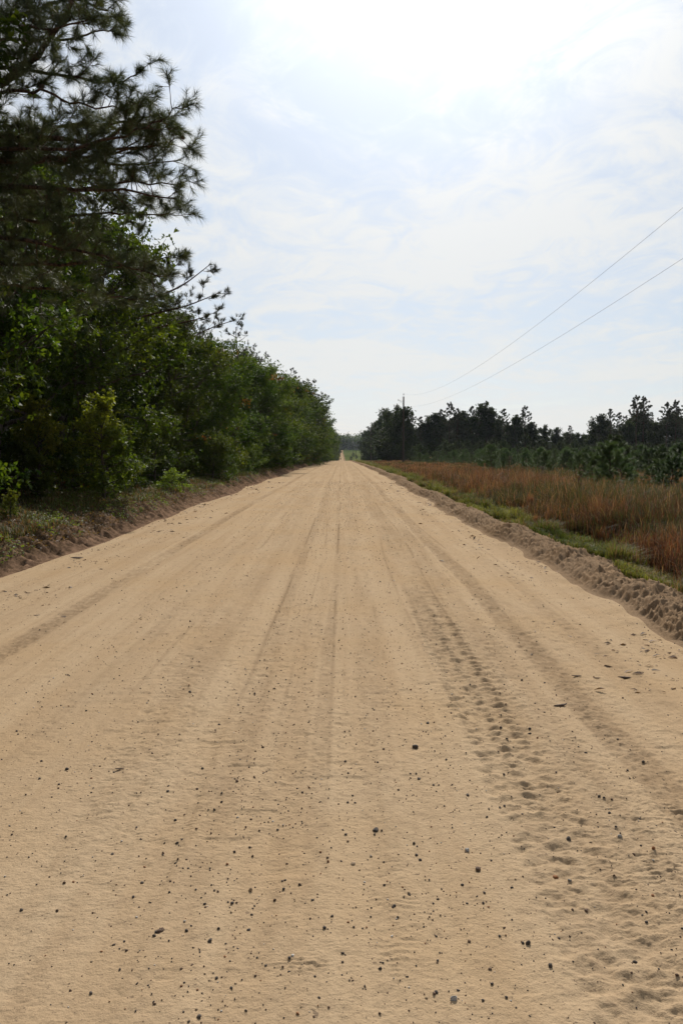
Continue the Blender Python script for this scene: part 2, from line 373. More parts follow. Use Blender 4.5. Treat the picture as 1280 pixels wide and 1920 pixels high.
rows = [-60, -40, -28, -20, -14, -10, -7, -5, -3.5, -2.4, -1.6, -1.0, -0.5]
y = -0.1
while y < 4000:
    rows.append(y)
    if y < 1.4: st = 0.12 if y < 0.8 else 0.04
    else: st = min(max(y * y / (CAMH * 827) * 0.6, 0.0042), 0.022 + 0.0032 * y)
    if y > 150: st = 2.0 + (y - 150) * 0.01
    y += st
rows = np.array(rows); NR = len(rows)
def shade_grit(x, y):  # paints tread shading too fine for the mesh along the tracks, then grit lines
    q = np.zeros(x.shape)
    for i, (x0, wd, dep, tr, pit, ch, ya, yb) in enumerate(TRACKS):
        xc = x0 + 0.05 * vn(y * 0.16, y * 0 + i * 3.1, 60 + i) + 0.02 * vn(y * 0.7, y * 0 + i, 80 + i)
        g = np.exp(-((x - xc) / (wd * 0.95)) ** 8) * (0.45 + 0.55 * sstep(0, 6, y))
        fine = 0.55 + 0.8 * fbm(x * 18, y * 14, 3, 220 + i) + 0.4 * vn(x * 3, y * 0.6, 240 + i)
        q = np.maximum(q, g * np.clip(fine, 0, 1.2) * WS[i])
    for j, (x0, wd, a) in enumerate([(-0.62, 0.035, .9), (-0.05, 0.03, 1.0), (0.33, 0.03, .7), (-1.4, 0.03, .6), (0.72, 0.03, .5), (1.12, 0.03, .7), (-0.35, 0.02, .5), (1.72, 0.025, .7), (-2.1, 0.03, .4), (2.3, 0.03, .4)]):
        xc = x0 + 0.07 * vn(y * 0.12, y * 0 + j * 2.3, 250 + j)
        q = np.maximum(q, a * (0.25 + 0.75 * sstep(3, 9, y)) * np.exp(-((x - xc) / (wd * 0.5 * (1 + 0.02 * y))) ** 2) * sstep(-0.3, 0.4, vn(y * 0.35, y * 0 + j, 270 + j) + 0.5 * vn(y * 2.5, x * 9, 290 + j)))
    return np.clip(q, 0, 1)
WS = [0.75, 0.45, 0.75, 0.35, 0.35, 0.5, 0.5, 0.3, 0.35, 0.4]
def strip(name, xf, mat):
    """xf: list of x arrays (one per column), each a function of the row"""
    X = xf; Y = np.broadcast_to(rows[:, None], X.shape)
    Z = H(X.ravel(), Y.ravel()).reshape(X.shape)
    V = np.stack([X, Y, Z], -1).reshape(-1, 3); nc = X.shape[1]
    i = np.arange(NR - 1)[:, None] * nc; j = np.arange(nc - 1)[None, :]
    q = np.stack([i + j, i + j + 1, i + nc + j + 1, i + nc + j], -1).reshape(-1, 4)
    col = None
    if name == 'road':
        col = np.repeat(shade_grit(X.ravel().astype(float), Y.ravel().astype(float))[:, None], 3, 1)
    o = ob(name, mesh_np(name, V, None, q, mat, True, col)); o['kind'] = 'structure'; return o
l_, r_ = xL(rows)[:, None], xR(rows)[:, None]
U = np.linspace(0, 1, 760)[None, :]
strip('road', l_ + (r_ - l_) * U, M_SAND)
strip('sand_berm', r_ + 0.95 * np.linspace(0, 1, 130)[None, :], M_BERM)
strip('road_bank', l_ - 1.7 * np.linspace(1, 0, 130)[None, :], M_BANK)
g = np.concatenate([np.linspace(0, 8, 60), 8 + np.geomspace(0.3, 2500, 70)])[None, :]
strip('field', r_ + 0.95 + g, M_FIELD)
strip('forest_floor', (l_ - 1.7 - g)[:, ::-1], M_FLOOR)

# ------------------------------------------------------------------ foliage builders
def norm(v): return v / (np.linalg.norm(v, axis=-1, keepdims=True) + 1e-9)
def leaves(Cn, D, N, L, W):
    """folded pointed leaves: centre line D, width across, broadest past the middle"""
    S = norm(np.cross(D, N)); Nn = np.cross(S, D)
    L = L[:, None]; W = W[:, None]
    a = Cn; b = Cn + D * L * 0.55 + S * W * 0.5 + Nn * L * 0.08; c = Cn + D * L - Nn * L * 0.12; d = Cn + D * L * 0.55 - S * W * 0.5 + Nn * L * 0.08
    V = np.stack([a, b, c, d], 1).reshape(-1, 3); n = len(Cn)
    q = (np.arange(n)[:, None] * 4 + np.array([0, 1, 2, 3])[None, :])
    return V, q
def rand_dir(rs, n):
    v = rs.normal(size=(n, 3)); return norm(v)

def limb(mb, rs, p0, d0, length, r0, bend=0.25, n=6, sides=5, up=0.0):
    P = [np.array(p0)]; d = norm(np.array(d0, float))
    for k in range(n):
        d = norm(d + rs.normal(size=3) * bend * 0.5 + np.array([0, 0, up]))
        P.append(P[-1] + d * length / n)
    P = np.array(P); rad = r0 * (1 - 0.85 * np.linspace(0, 1, n + 1))
    if mb is not None: mb.tube(P, np.maximum(rad, 0.004), sides)
    return P

def broadleaf(seed, Hh, Rr, base=0.12, nleaf=20000, ls=0.11, clump=0.30, cols=((0.055, 0.085, 0.022), (0.10, 0.125, 0.03)), red=0.0, nl=26, lean=0.0):
    rs = np.random.RandomState(seed); tb = MB()
    th = Hh * 0.86; P = [np.zeros(3)]; n = 9
    off = rs.normal(size=2) * 0.04
    for k in range(n): 
        off = off * 0.7 + rs.normal(size=2) * 0.05
        P.append(P[-1] + np.array([off[0] + lean / n, off[1], 1.0]) * th / n)
    P = np.array(P); P[0, 2] -= 0.15
    r0 = 0.018 * Hh + 0.01
    tb.tube(P, r0 * (1 - 0.85 * np.linspace(0, 1, n + 1)), 8)
    cents = []; rads = []; dirs = []
    for k in range(nl):
        t = base + (1 - base) * ((k + 0.5 * rs.rand()) / nl)
        f = np.interp(t * n, np.arange(n + 1), np.arange(n + 1)); i = min(int(f), n - 1); p = P[i] + (P[i + 1] - P[i]) * (f - i)
        az = k * 2.4 + rs.rand() * 0.9
        tt = (t - base) / (1 - base)
        shape = (math.sin(math.pi * (0.16 + 0.76 * tt)) ** 0.7) * (0.75 + 0.5 * rs.rand())
        L = Rr * shape; el = 0.1 + 1.1 * tt ** 1.5 + rs.normal() * 0.15
        d = np.array([math.cos(az) * math.cos(el), math.sin(az) * math.cos(el), math.sin(el)])
        B = limb(tb, rs, p, d, L, r0 * 0.42 * (1 - 0.5 * tt), 0.28, 6, 5, 0.02)
        nsub = int(4 + L * 2.0)
        for s in range(nsub):
            u = 0.3 + 0.7 * (s + rs.rand()) / nsub; ii = min(int(u * 6), 5); q = B[ii] + (B[ii + 1] - B[ii]) * (u * 6 - ii)
            dd = norm(norm(B[ii + 1] - B[ii]) + rs.normal(size=3) * 0.75)
            sl = (0.25 + 0.35 * rs.rand()) * (0.4 + 0.4 * L)
            Sb = limb(tb, rs, q, dd, sl, r0 * 0.12, 0.4, 3, 3, 0.05)
            for c in (Sb[1], Sb[2], Sb[3]):
                cents.append(c); rads.append(clump * (0.6 + 0.7 * rs.rand())); dirs.append(norm(Sb[3] - Sb[0]))
        cents.append(B[-1]); rads.append(clump); dirs.append(norm(B[-1] - B[-2]))
    cents = np.array(cents); rads = np.array(rads); dirs = np.array(dirs)
    wgt = rads ** 2 * (0.35 + rs.rand(len(rads))); wgt /= wgt.sum()
    idx = rs.choice(len(cents), nleaf, p=wgt)
    # rosettes: leaves grow in whorls at twig ends
    nw = nleaf // 6; wi = idx[:nw]
    wc = cents[wi] + rs.normal(size=(nw, 3)) * rads[wi][:, None] * np.array([0.50, 0.50, 0.38])
    wd = norm(dirs[wi] * 0.8 + rs.normal(size=(nw, 3)) * 0.8 + np.array([0, 0, 0.3]))
    rep = np.repeat(np.arange(nw), 6); m = len(rep)
    D = norm(wd[rep] * 0.55 + rand_dir(rs, m)); D[:, 2] -= 0.12; D = norm(D)
    Nn = norm(rs.normal(size=(m, 3)) * 0.55 + np.array([0, 0, 1.0]))
    L = ls * (0.65 + 0.6 * rs.rand(m)); W = L * (0.42 + 0.2 * rs.rand(m))
    V, q = leaves(wc[rep] + rs.normal(size=(m, 3)) * 0.015, D, Nn, L, W)
    t = np.repeat(np.clip(rs.rand(nw) * 0.7 + 0.5 * vn(wc[:, 0] * 1.1, wc[:, 2] * 1.1 + wc[:, 1], seed) , 0, 1), 6)[:, None]
    cc = np.array(cols[0]) * (1 - t) + np.array(cols[1]) * t
    cc *= (0.75 + 0.5 * rs.rand(m))[:, None]
    if red:
        rr = np.repeat((vn(wc[:, 0] * 0.9 + 5, wc[:, 2] * 0.9, seed + 3) > 1 - red * 2) & (rs.rand(nw) < 0.8), 6)
        cc[rr] = np.array([0.16, 0.075, 0.03]) * (0.6 + 0.6 * rs.rand(rr.sum()))[:, None]
    return tb, (V, q, np.repeat(cc, 4, axis=0))

def needle_tufts(rs, Cn, D, per, length, width, col=((0.024, 0.036, 0.018), (0.055, 0.066, 0.03)), spread=0.75):
    n = len(Cn); rep = np.repeat(np.arange(n), per); m = len(rep)
    s = rs.rand(m)
    d = norm(D[rep] * 0.9 + rand_dir(rs, m) * spread)
    base = Cn[rep] - D[rep] * (s * length * 0.75)[:, None]
    L = length * (0.7 + 0.45 * rs.rand(m))
    side = norm(np.cross(d, rand_dir(rs, m)))
    droop = np.zeros((m, 3)); droop[:, 2] = -L * 0.12
    a = base + side * width * 0.5; b = base - side * width * 0.5; c = base + d * L[:, None] + droop
    V = np.stack([a, b, c], 1).reshape(-1, 3); t = (np.arange(m)[:, None] * 3 + np.arange(3)[None, :])
    k = np.repeat(rs.rand(n), per)[:, None]
    cc = np.array(col[0]) * (1 - k) + np.array(col[1]) * k; cc = cc * (0.8 + 0.4 * rs.rand(m))[:, None]
    return V, t, np.repeat(cc, 3, axis=0)

def bough(tb, rs, P, r0, dens, tips, tl=0.9, flat=0.5, start=0.25, up=0.10, twig=0.0035):
    """side shoots and needle tips along a pine bough given as a polyline"""
    P = np.asarray(P, float)
    seg = np.linalg.norm(np.diff(P, axis=0), axis=1); cum = np.concatenate([[0], np.cumsum(seg)]); tot = cum[-1]
    nS = max(3, int(tot * dens))
    for k in range(nS):
        s = tot * (start + (1 - start) * (k + rs.rand()) / nS)
        i = min(np.searchsorted(cum, s) - 1, len(P) - 2); i = max(i, 0); f = (s - cum[i]) / seg[i]
        p = P[i] + (P[i + 1] - P[i]) * f; ax = norm(P[i + 1] - P[i])
        sd_ = rs.normal(size=3) * np.array([1, 1, flat]); d = norm(ax * 0.7 + norm(sd_) * 0.9)
        L = tl * (0.45 + 0.7 * rs.rand()) * (1.0 - 0.45 * s / tot)
        B = limb(tb, rs, p, d, L, max(r0 * 0.22, 0.007), 0.32, 5, 4, up)
        for j in (2, 3, 4):
            for q in range(2):
                d2 = norm(norm(B[j + 1] - B[j]) + rs.normal(size=3) * 0.7)
                S = limb(tb, rs, B[j] + (B[j + 1] - B[j]) * rs.rand(), d2, L * (0.22 + 0.2 * rs.rand()), twig, 0.3, 2, 3, up * 2)
                tips.append((S[-1], norm(S[-1] - S[-2])))
        tips.append((B[-1], norm(B[-1] - B[-2])))
    tips.append((P[-1], norm(P[-1] - P[-2])))

def pine(seed, Hh, Rr, base=0.35, per=16, nl=0.17, nw=0.012, nb=30, dens=2.2, tl=0.9, open_=0.0):
    rs = np.random.RandomState(seed); tb = MB(); n = 8
    P = np.zeros((n + 1, 3)); P[:, 2] = np.linspace(-0.15, Hh * 0.97, n + 1); P[1:, :2] += np.cumsum(rs.normal(size=(n, 2)) * 0.05, 0)
    r0 = 0.012 * Hh + 0.02; tb.tube(P, r0 * (1 - 0.88 * np.linspace(0, 1, n + 1)), 7)
    tips = []
    for k in range(nb):
        tt = (k + rs.rand()) / nb; z = base + (1 - base) * tt; p = np.array([np.interp(z * Hh, P[:, 2], P[:, 0]), np.interp(z * Hh, P[:, 2], P[:, 1]), z * Hh * 0.97])
        az = k * 2.4 + rs.rand(); L = Rr * (1 - tt) ** 0.55 * (0.6 + 0.55 * rs.rand()) + 0.25; el = 0.0 + 0.9 * tt + rs.normal() * 0.15
        if rs.rand() < open_ * (1 - tt): continue
        d = np.array([math.cos(az) * math.cos(el), math.sin(az) * math.cos(el), math.sin(el)])
        B = limb(tb, rs, p, d, L, r0 * 0.3, 0.22, 5, 4, 0.06)
        bough(tb, rs, B, r0 * 0.25, dens, tips, tl * (0.5 + 0.5 * (1 - tt)), 0.6, 0.3, 0.12)
    for q in range(4): tips.append((P[-1] + rs.normal(size=3) * 0.08, np.array([0, 0, 1.0])))
    Cn = np.array([t[0] for t in tips]); D = np.array([t[1] for t in tips])
    return tb, needle_tufts(rs, Cn, D, per, nl, nw)

KINDS = {}
def kind(name, res, tri, bark, leafm):
    tb, (V, f, col) = res
    KINDS[name] = (tb.mesh(name + '_trunk', bark), mesh_np(name + '_crown', V, f if tri else None, None if tri else f, leafm, False, col), float(V[:, 2].max()))
def plant(kname, oname, x, y, height=None, rz=0, label=None, cat='tree', group=None, z=None, sxy=1.0, tilt=0.0):
    tm, cm, hh = KINDS[kname]; s = 1.0 if height is None else height / hh
    e = bpy.data.objects.new(oname, None); C.objects.link(e)
    e.location = (x, y, gz(x, y) if z is None else z); e.rotation_euler = (tilt, 0, rz); e.scale = (s * sxy, s * sxy, s)
    e.empty_display_size = 0.2
    tag(e, label, cat, group)
    ob('trunk' if cat == 'tree' else 'stem', tm, e); ob('crown' if cat == 'tree' else 'foliage', cm, e)
    return e

G1 = ((0.022, 0.044, 0.010), (0.070, 0.100, 0.020)); G2 = ((0.016, 0.033, 0.010), (0.040, 0.062, 0.016)); G3 = ((0.04, 0.06, 0.015), (0.10, 0.12, 0.028))
# near / mid broadleaf kinds
kind('edge_a', broadleaf(11, 7.5, 3.0, 0.04, 42000, 0.115, 0.36, G1, 0.05, 40), False, M_BARK, M_LEAF)
kind('edge_b', broadleaf(12, 7.0, 2.7, 0.05, 38000, 0.11, 0.34, G2, 0.0, 38), False, M_BARK, M_LEAF)
kind('edge_c', broadleaf(13, 8.0, 3.1, 0.04, 42000, 0.12, 0.38, G1, 0.12, 40), False, M_BARK, M_LEAF)
kind('tall_a', broadleaf(14, 12.0, 3.8, 0.15, 36000, 0.14, 0.50, G2, 0.0, 40), False, M_BARK, M_LEAF)
kind('tall_b', broadleaf(15, 11.0, 3.4, 0.10, 34000, 0.14, 0.48, G1, 0.03, 38), False, M_BARK, M_LEAF)
kind('pine_mid', pine(21, 14.0, 3.2, 0.30, 26, 0.20, 0.012, 36, 2.2, 1.0), True, M_PBARK, M_NEEDLE)
kind('pine_mid_open', pine(22, 15.0, 3.4, 0.45, 26, 0.20, 0.012, 30, 2.2, 1.0), True, M_PBARK, M_NEEDLE)
kind('young_oak', broadleaf(31, 2.6, 0.85, 0.10, 6500, 0.10, 0.14, ((0.050, 0.078, 0.016), (0.14, 0.155, 0.028)), 0.03, 26), False, M_BARK, M_LEAF)
kind('bush_a', broadleaf(32, 1.9, 1.3, 0.02, 9000, 0.085, 0.22, G1, 0.0, 26), False, M_BARK, M_LEAF)
kind('bush_b', broadleaf(33, 1.5, 1.0, 0.02, 6000, 0.09, 0.20, G3, 0.0, 22), False, M_BARK, M_LEAF)
kind('small_bush', broadleaf(34, 0.9, 0.6, 0.05, 1900, 0.08, 0.12, ((0.10, 0.16, 0.03), (0.17, 0.24, 0.045)), 0.0, 16), False, M_BARK, M_LEAF)
# far kinds (larger leaf clusters)
FG = tuple(tuple(c * 0.62 for c in t) for t in G2)
kind('far_oak_a', broadleaf(41, 13.0, 4.2, 0.03, 15000, 0.36, 0.62, FG, 0.0, 34), False, M_BARK, M_LEAF)
kind('far_oak_b', broadleaf(42, 12.0, 3.8, 0.04, 13500, 0.34, 0.55, FG, 0.0, 32), False, M_BARK, M_LEAF)
kind('far_pine_a', pine(43, 15.0, 3.2, 0.35, 22, 0.36, 0.06, 34, 2.0, 1.1, 0.15), True, M_PBARK, M_NEEDLE)
kind('far_pine_b', pine(44, 16.0, 3.4, 0.58, 24, 0.36, 0.06, 26, 2.2, 1.2, 0.1), True, M_PBARK, M_NEEDLE)
kind('far_bush', broadleaf(45, 5.0, 2.8, 0.0, 4800, 0.26, 0.40, FG, 0.0, 24), False, M_BARK, M_LEAF)
def sapling(seed, hh):
    tb, (V, t, c) = pine(seed, hh, hh * 0.36, 0.06, 34, 0.20, 0.007, 30, 3.2, 0.40)
    return tb, (V, t, c * np.array([1.75, 2.4, 1.45]))
kind('sap_a', sapling(51, 2.1), True, M_PBARK, M_NEEDLE)
def dark_sapling():
    tb, (V, t, c) = sapling(57, 2.3); return tb, (V, t, c * 0.55)
kind('sap_dark', dark_sapling(), True, M_PBARK, M_NEEDLE)
kind('sap_b', sapling(52, 1.8), True, M_PBARK, M_NEEDLE)
kind('sap_c', sapling(53, 2.4), True, M_PBARK, M_NEEDLE)

ORD = ['first', 'second', 'third', 'fourth', 'fifth', 'sixth', 'seventh', 'eighth', 'ninth', 'tenth', 'eleventh', 'twelfth', 'thirteenth', 'fourteenth', 'fifteenth',
       'sixteenth', 'seventeenth', 'eighteenth', 'nineteenth', 'twentieth']
TENS = ['', '', 'twenty', 'thirty', 'forty', 'fifty', 'sixty']
def ordinal(i):
    i += 1
    if i <= 20: return ORD[i - 1]
    t, u = divmod(i, 10)
    return (TENS[t] + '-' + ORD[u - 1]) if u else TENS[t][:-1] + 'ieth'

# ------------------------------------------------------------------ left wood
rnd = random.Random(4)
front = []; yy = -9.0
while yy < 400:
    front.append(yy); yy += 4.3 + 0.022 * max(yy, 0) + rnd.uniform(-0.6, 0.6)
front.sort(); k = 0
for yy in front:
    kk = rnd.choice(['edge_a', 'edge_b', 'edge_c'])
    if yy < 9: x = -9.0 + rnd.uniform(-0.3, 0.3); hh = 7.5
    elif yy < 14: x = -7.9; hh = 8.8
    elif yy < 31: x = -8.6 + rnd.uniform(-0.2, 0.3); hh = rnd.uniform(9.4, 10.2)
    elif yy < 60: x = -7.0 + rnd.uniform(-0.3, 0.3); hh = rnd.uniform(6.8, 8.0)
    else: x = -5.9 + rnd.uniform(-0.5, 0.5) + (0.5 if yy > 120 else 0); hh = rnd.uniform(7.4, 9.0) + (2.8 if yy > 100 else 0)
    if yy < 8: lab = 'dense green oak beside the bank, off to the left of the big pine'
    else: lab = f'leafy green oak, {ordinal(k)} in the front row above the left bank'; k += 1
    plant(kk, 'oak_tree', x, yy, hh, rnd.uniform(0, 6.28), lab, 'tree', 'broadleaf trees edging the left wood')
for row, (x0, dy, kinds_, h0, h1, y1) in enumerate([(-10.3, 6.0, ['tall_a', 'tall_b', 'pine_mid', 'tall_b'], 11.0, 13.5, 380), (-15.5, 6.5, ['tall_a', 'pine_mid', 'pine_mid_open', 'tall_b'], 11.5, 14, 380),
                                                (-21, 6.5, ['tall_a', 'tall_b', 'pine_mid'], 11, 13.5, 140), (-28, 6.5, ['tall_a', 'tall_b'], 10, 13, 110)]):
    yy = 4.0 + rnd.uniform(0, 3) + row; k = 0
    while yy < y1:
        kk = rnd.choice(kinds_)
        if row == 1 and yy < 60: kk = rnd.choice(['tall_a', 'tall_b'])
        x = x0 + rnd.uniform(-1.3, 1.3); hh = rnd.uniform(h0, h1)
        if row == 0 and yy < 30: hh = rnd.uniform(10.5, 11.5); x -= 1.5
        if 0 < yy < 50 and row > 0: hh *= 0.8
        if row == 0 and 30 <= yy < 75: hh = rnd.uniform(8.0, 9.6)
        if row == 0 and 75 <= yy < 160: hh = rnd.uniform(11.0, 13.5); x += 0.8
        pn = 'pine' in kk
        plant(kk, 'pine_tree' if pn else 'oak_tree', x, yy, hh * (1.08 if pn else 1), rnd.uniform(0, 6.28),
              (('tall dark pine' if pn else 'tall dark oak') + (f', {ordinal(k)} in the second row of the left wood' if row == 0 else ' standing deep inside the left wood behind its front rows')),
              'tree', 'trees inside the left wood' if row == 0 else ('pines deep in the left wood' if pn else 'oaks deep in the left wood'))
        k += 1; yy += dy * (1 + yy * 0.004) + rnd.uniform(-1, 1)
for k in range(40):
    yy = 408 + k * 12 + rnd.uniform(-3, 3)
    plant(rnd.choice(['far_oak_a', 'far_oak_b']), 'oak_tree', -8.0 + (yy - 400) * 0.004 + rnd.uniform(-0.5, 1.0), yy, rnd.uniform(15, 19), rnd.uniform(0, 6), 'far off dark oak on the left of the road beyond the dip', 'tree', 'oaks left of the road beyond the dip')
# bushes closing the foot of the wood
k = 0; yy = 22.0
while yy < 330:
    kk = rnd.choice(['bush_a', 'bush_b', 'bush_a'])
    x = (-6.4 if yy < 35 else -5.6) + rnd.uniform(-0.35, 0.35)
    plant(kk, 'shrub', x, yy, rnd.uniform(1.5, 2.6) * (1 + yy * 0.002), rnd.uniform(0, 6.28), f'bushy green shrub, {ordinal(k)} along the top of the left bank beyond the small bright bush',
          'shrub', 'shrubs at the foot of the left wood'); k += 1
    yy += 2.6 + yy * 0.028 + rnd.uniform(-0.4, 0.6)
for k in range(16):
    yy = 7 + k * 2.1; x = -11.0 + rnd.uniform(-1.5, 0.8)
    plant(rnd.choice(['bush_a', 'bush_b']), 'shrub', x, yy, rnd.uniform(1.4, 2.2), rnd.uniform(0, 6.28), 'shadowed shrub growing under the trees inside the left wood', 'shrub', 'shrubs in the shade of the left wood')
p = on_ground(195, 937, 0.50)
plant('young_oak', 'young_oak', p[0], p[1], 2.75, 1.1, 'young bushy oak standing alone in front of the dark wood at the bank top', 'tree', None)
p = on_ground(322, 917, 0.48)
plant('small_bush', 'small_bush', p[0], p[1], 0.78, 0.4, 'small bright green bush on the left bank beside the young oak', 'shrub', None, sxy=1.15)
p = on_ground(20, 962, 0.55)
plant('young_oak', 'oak_seedling', p[0], p[1], 0.55, 3.0, 'low oak seedling at the left picture edge under the big pine', 'tree', None)
p = on_ground(75, 930, 0.62)
plant('young_oak', 'oak_seedling', p[0], p[1], 2.5, 4.6, 'slender young oak with some reddish leaves left of the lone young oak', 'tree', None)

# big pine on the left, its boughs reaching over the road
rs = np.random.RandomState(77); tb = MB(); tips = []
base = np.array([-7.7, 13.6]); bz = gz(base[0], base[1])
TP = np.array([[base[0] + 0.25 * math.sin(t * 3), base[1] + 0.1 * t, bz - 0.15 + t * 13.5] for t in np.linspace(0, 1, 10)])
tb.tube(TP, 0.19 * (1 - 0.85 * np.linspace(0, 1, 10)), 10)
def tk(z): return np.array([np.interp(z, TP[:, 2], TP[:, 0]), np.interp(z, TP[:, 2], TP[:, 1]), z])
BO = [  # height on the trunk, photo pixels the bough passes through with their distance, radius
    (4.6, [(0, 442, 12.8), (90, 458, 12.5), (200, 482, 12.2), (300, 520, 12)], 0.045),
    (5.4, [(0, 352, 12.8), (130, 357, 12.4), (230, 355, 12.0), (330, 372, 11.8)], 0.045),
    (6.3, [(35, 258, 13.0), (130, 262, 12.9), (210, 282, 12.9), (300, 272, 13.1)], 0.060),
    (5.9, [(20, 304, 13.2), (120, 297, 13.0), (175, 278, 12.9), (225, 240, 12.8), (280, 235, 12.7), (318, 222, 12.6)], 0.060),
    (6.7, [(0, 168, 13.0), (60, 118, 12.8), (105, 60, 12.6), (160, -30, 12.4), (200, -120, 12.2)], 0.075),
    (7.8, [(0, 46, 13.5), (60, 22, 13.6), (125, -5, 13.8), (200, -30, 14)], 0.06),
    (6.5, [(20, 172, 12.2), (75, 168, 12.1), (130, 190, 12.0), (200, 208, 12.0), (255, 195, 12.0)], 0.03),
    (7.0, [(40, 120, 12.9), (130, 150, 12.8), (200, 155, 12.6), (258, 140, 12.5)], 0.035),
    (7.4, [(40, 70, 14.6), (120, 80, 14.5), (180, 60, 14.4), (225, 50, 14.3)], 0.035),
    (8.2, [(60, -40, 13.0), (140, 0, 13.0), (200, 20, 13.0), (215, 12, 13.0)], 0.035),
    (5.8, [(60, 310, 14.3), (160, 300, 14.2), (250, 310, 14.0), (338, 300, 13.9)], 0.04),
    (5.2, [(60, 380, 14.5), (160, 350, 14.4), (260, 340, 14.2), (345, 345, 14.0)], 0.04),
    (4.9, [(60, 420, 14.0), (160, 400, 13.8), (250, 400, 13.6), (325, 400, 13.4)], 0.035),
    (4.3, [(60, 500, 13.2), (160, 490, 13.0), (240, 500, 12.9), (320, 480, 12.8)], 0.035),
    (4.1, [(40, 540, 14.4), (140, 540, 14.3), (230, 560, 14.2), (290, 560, 14.2)], 0.035),
    (7.9, [(-20, 20, 12.0), (60, 60, 11.8), (130, 50, 11.6), (190, 30, 11.5)], 0.03),
    (6.0, [(120, 285, 12.2), (220, 262, 12.1), (290, 232, 12.0), (335, 200, 11.9)], 0.03),
    (5.6, [(100, 300, 13.4), (220, 285, 13.3), (300, 270, 13.2), (338, 258, 13.1)], 0.03),
    (6.2, [(120, 240, 14.6), (230, 230, 14.5), (290, 215, 14.4), (325, 225, 14.3)], 0.035)]
for hz, pts, r0 in BO:
    P = [tk(bz + hz)] + [at(a, b, c) for a, b, c in pts]
    P = np.array(P); n = len(P); tt = np.linspace(0, n - 1, (n - 1) * 4 + 1)
    Q = np.stack([np.interp(tt, range(n), P[:, i]) for i in range(3)], 1)
    for _ in range(3): Q[1:-1] = (Q[:-2] + 2 * Q[1:-1] + Q[2:]) / 4
    Q[1:-1] += rs.normal(size=(len(Q) - 2, 3)) * 0.02
    tb.tube(Q, r0 * (1 - 0.8 * np.linspace(0, 1, len(Q))), 6)
    bough(tb, rs, Q, r0 * 0.8, 7.6, tips, 0.80, 1.0, 0.20, 0.05)
for k in range(26):      # upper crown and far side, out of the picture
    z = bz + 4.5 + 8.2 * k / 26; az = 1.7 + (k * 2.4) % 3.2; L = 3.2 * (1 - k / 32)
    B = limb(tb, rs, tk(z), (math.cos(az), math.sin(az) * 0.8, 0.3), L, 0.04, 0.2, 6, 5, 0.05)
    bough(tb, rs, B, 0.03, 2.2, tips, 0.9, 0.7, 0.3, 0.1)
big = bpy.data.objects.new('pine_tree', None); C.objects.link(big); big.location = (base[0], base[1], bz)
tag(big, 'big pine whose long dark boughs reach into the sky at the upper left', 'tree')
inv = np.array([base[0], base[1], bz])
Cn = np.array([t[0] for t in tips]); Dn = np.array([t[1] for t in tips])
V, t_, col = needle_tufts(rs, Cn, Dn, 48, 0.160, 0.0048, ((0.032, 0.050, 0.020), (0.095, 0.110, 0.044)), 0.75)
tb.V = [v - inv for v in tb.V]
ob('trunk', tb.mesh('big_pine_trunk', M_PBARK), big); ob('crown', mesh_np('big_pine_crown', V - inv, t_, None, M_NEEDLE, False, col), big)
M_CONE = plain('cone_scale', (0.10, 0.065, 0.045), 0.8)
def cone_mesh():
    mb = MB(); rr = np.random.RandomState(3)
    mb.tube([(0, 0, 0), (0, 0, -0.02), (0, 0, -0.05), (0, 0, -0.08), (0, 0, -0.095)], [0.012, 0.028, 0.033, 0.022, 0.006], 8)
    for i in range(40):
        a = i * 2.4; z = -0.01 - 0.08 * i / 40; r = 0.03 * math.sin(math.pi * (0.15 + 0.8 * i / 40)) + 0.006
        c = np.array([math.cos(a) * r, math.sin(a) * r, z]); o = np.array([math.cos(a), math.sin(a), -0.3]) * 0.012; s = np.array([-math.sin(a), math.cos(a), 0]) * 0.009
        mb.add([c - s, c + s, c + o + s * 0.6, c + o - s * 0.6 ], [(0, 1, 2, 3)])
    return mb.mesh('pine_cone', M_CONE)
cm = cone_mesh()
for a, b, c in ((183, 140, 12.6), (362, 226, 12.5), (76, 176, 12.1)):
    tp = Cn[np.argmin(np.linalg.norm(Cn - at(a, b, c), axis=1))]
    o = ob('pine_cone', cm, big); o.location = tuple(tp - inv); o.rotation_euler = (0.3, 0.4, a)

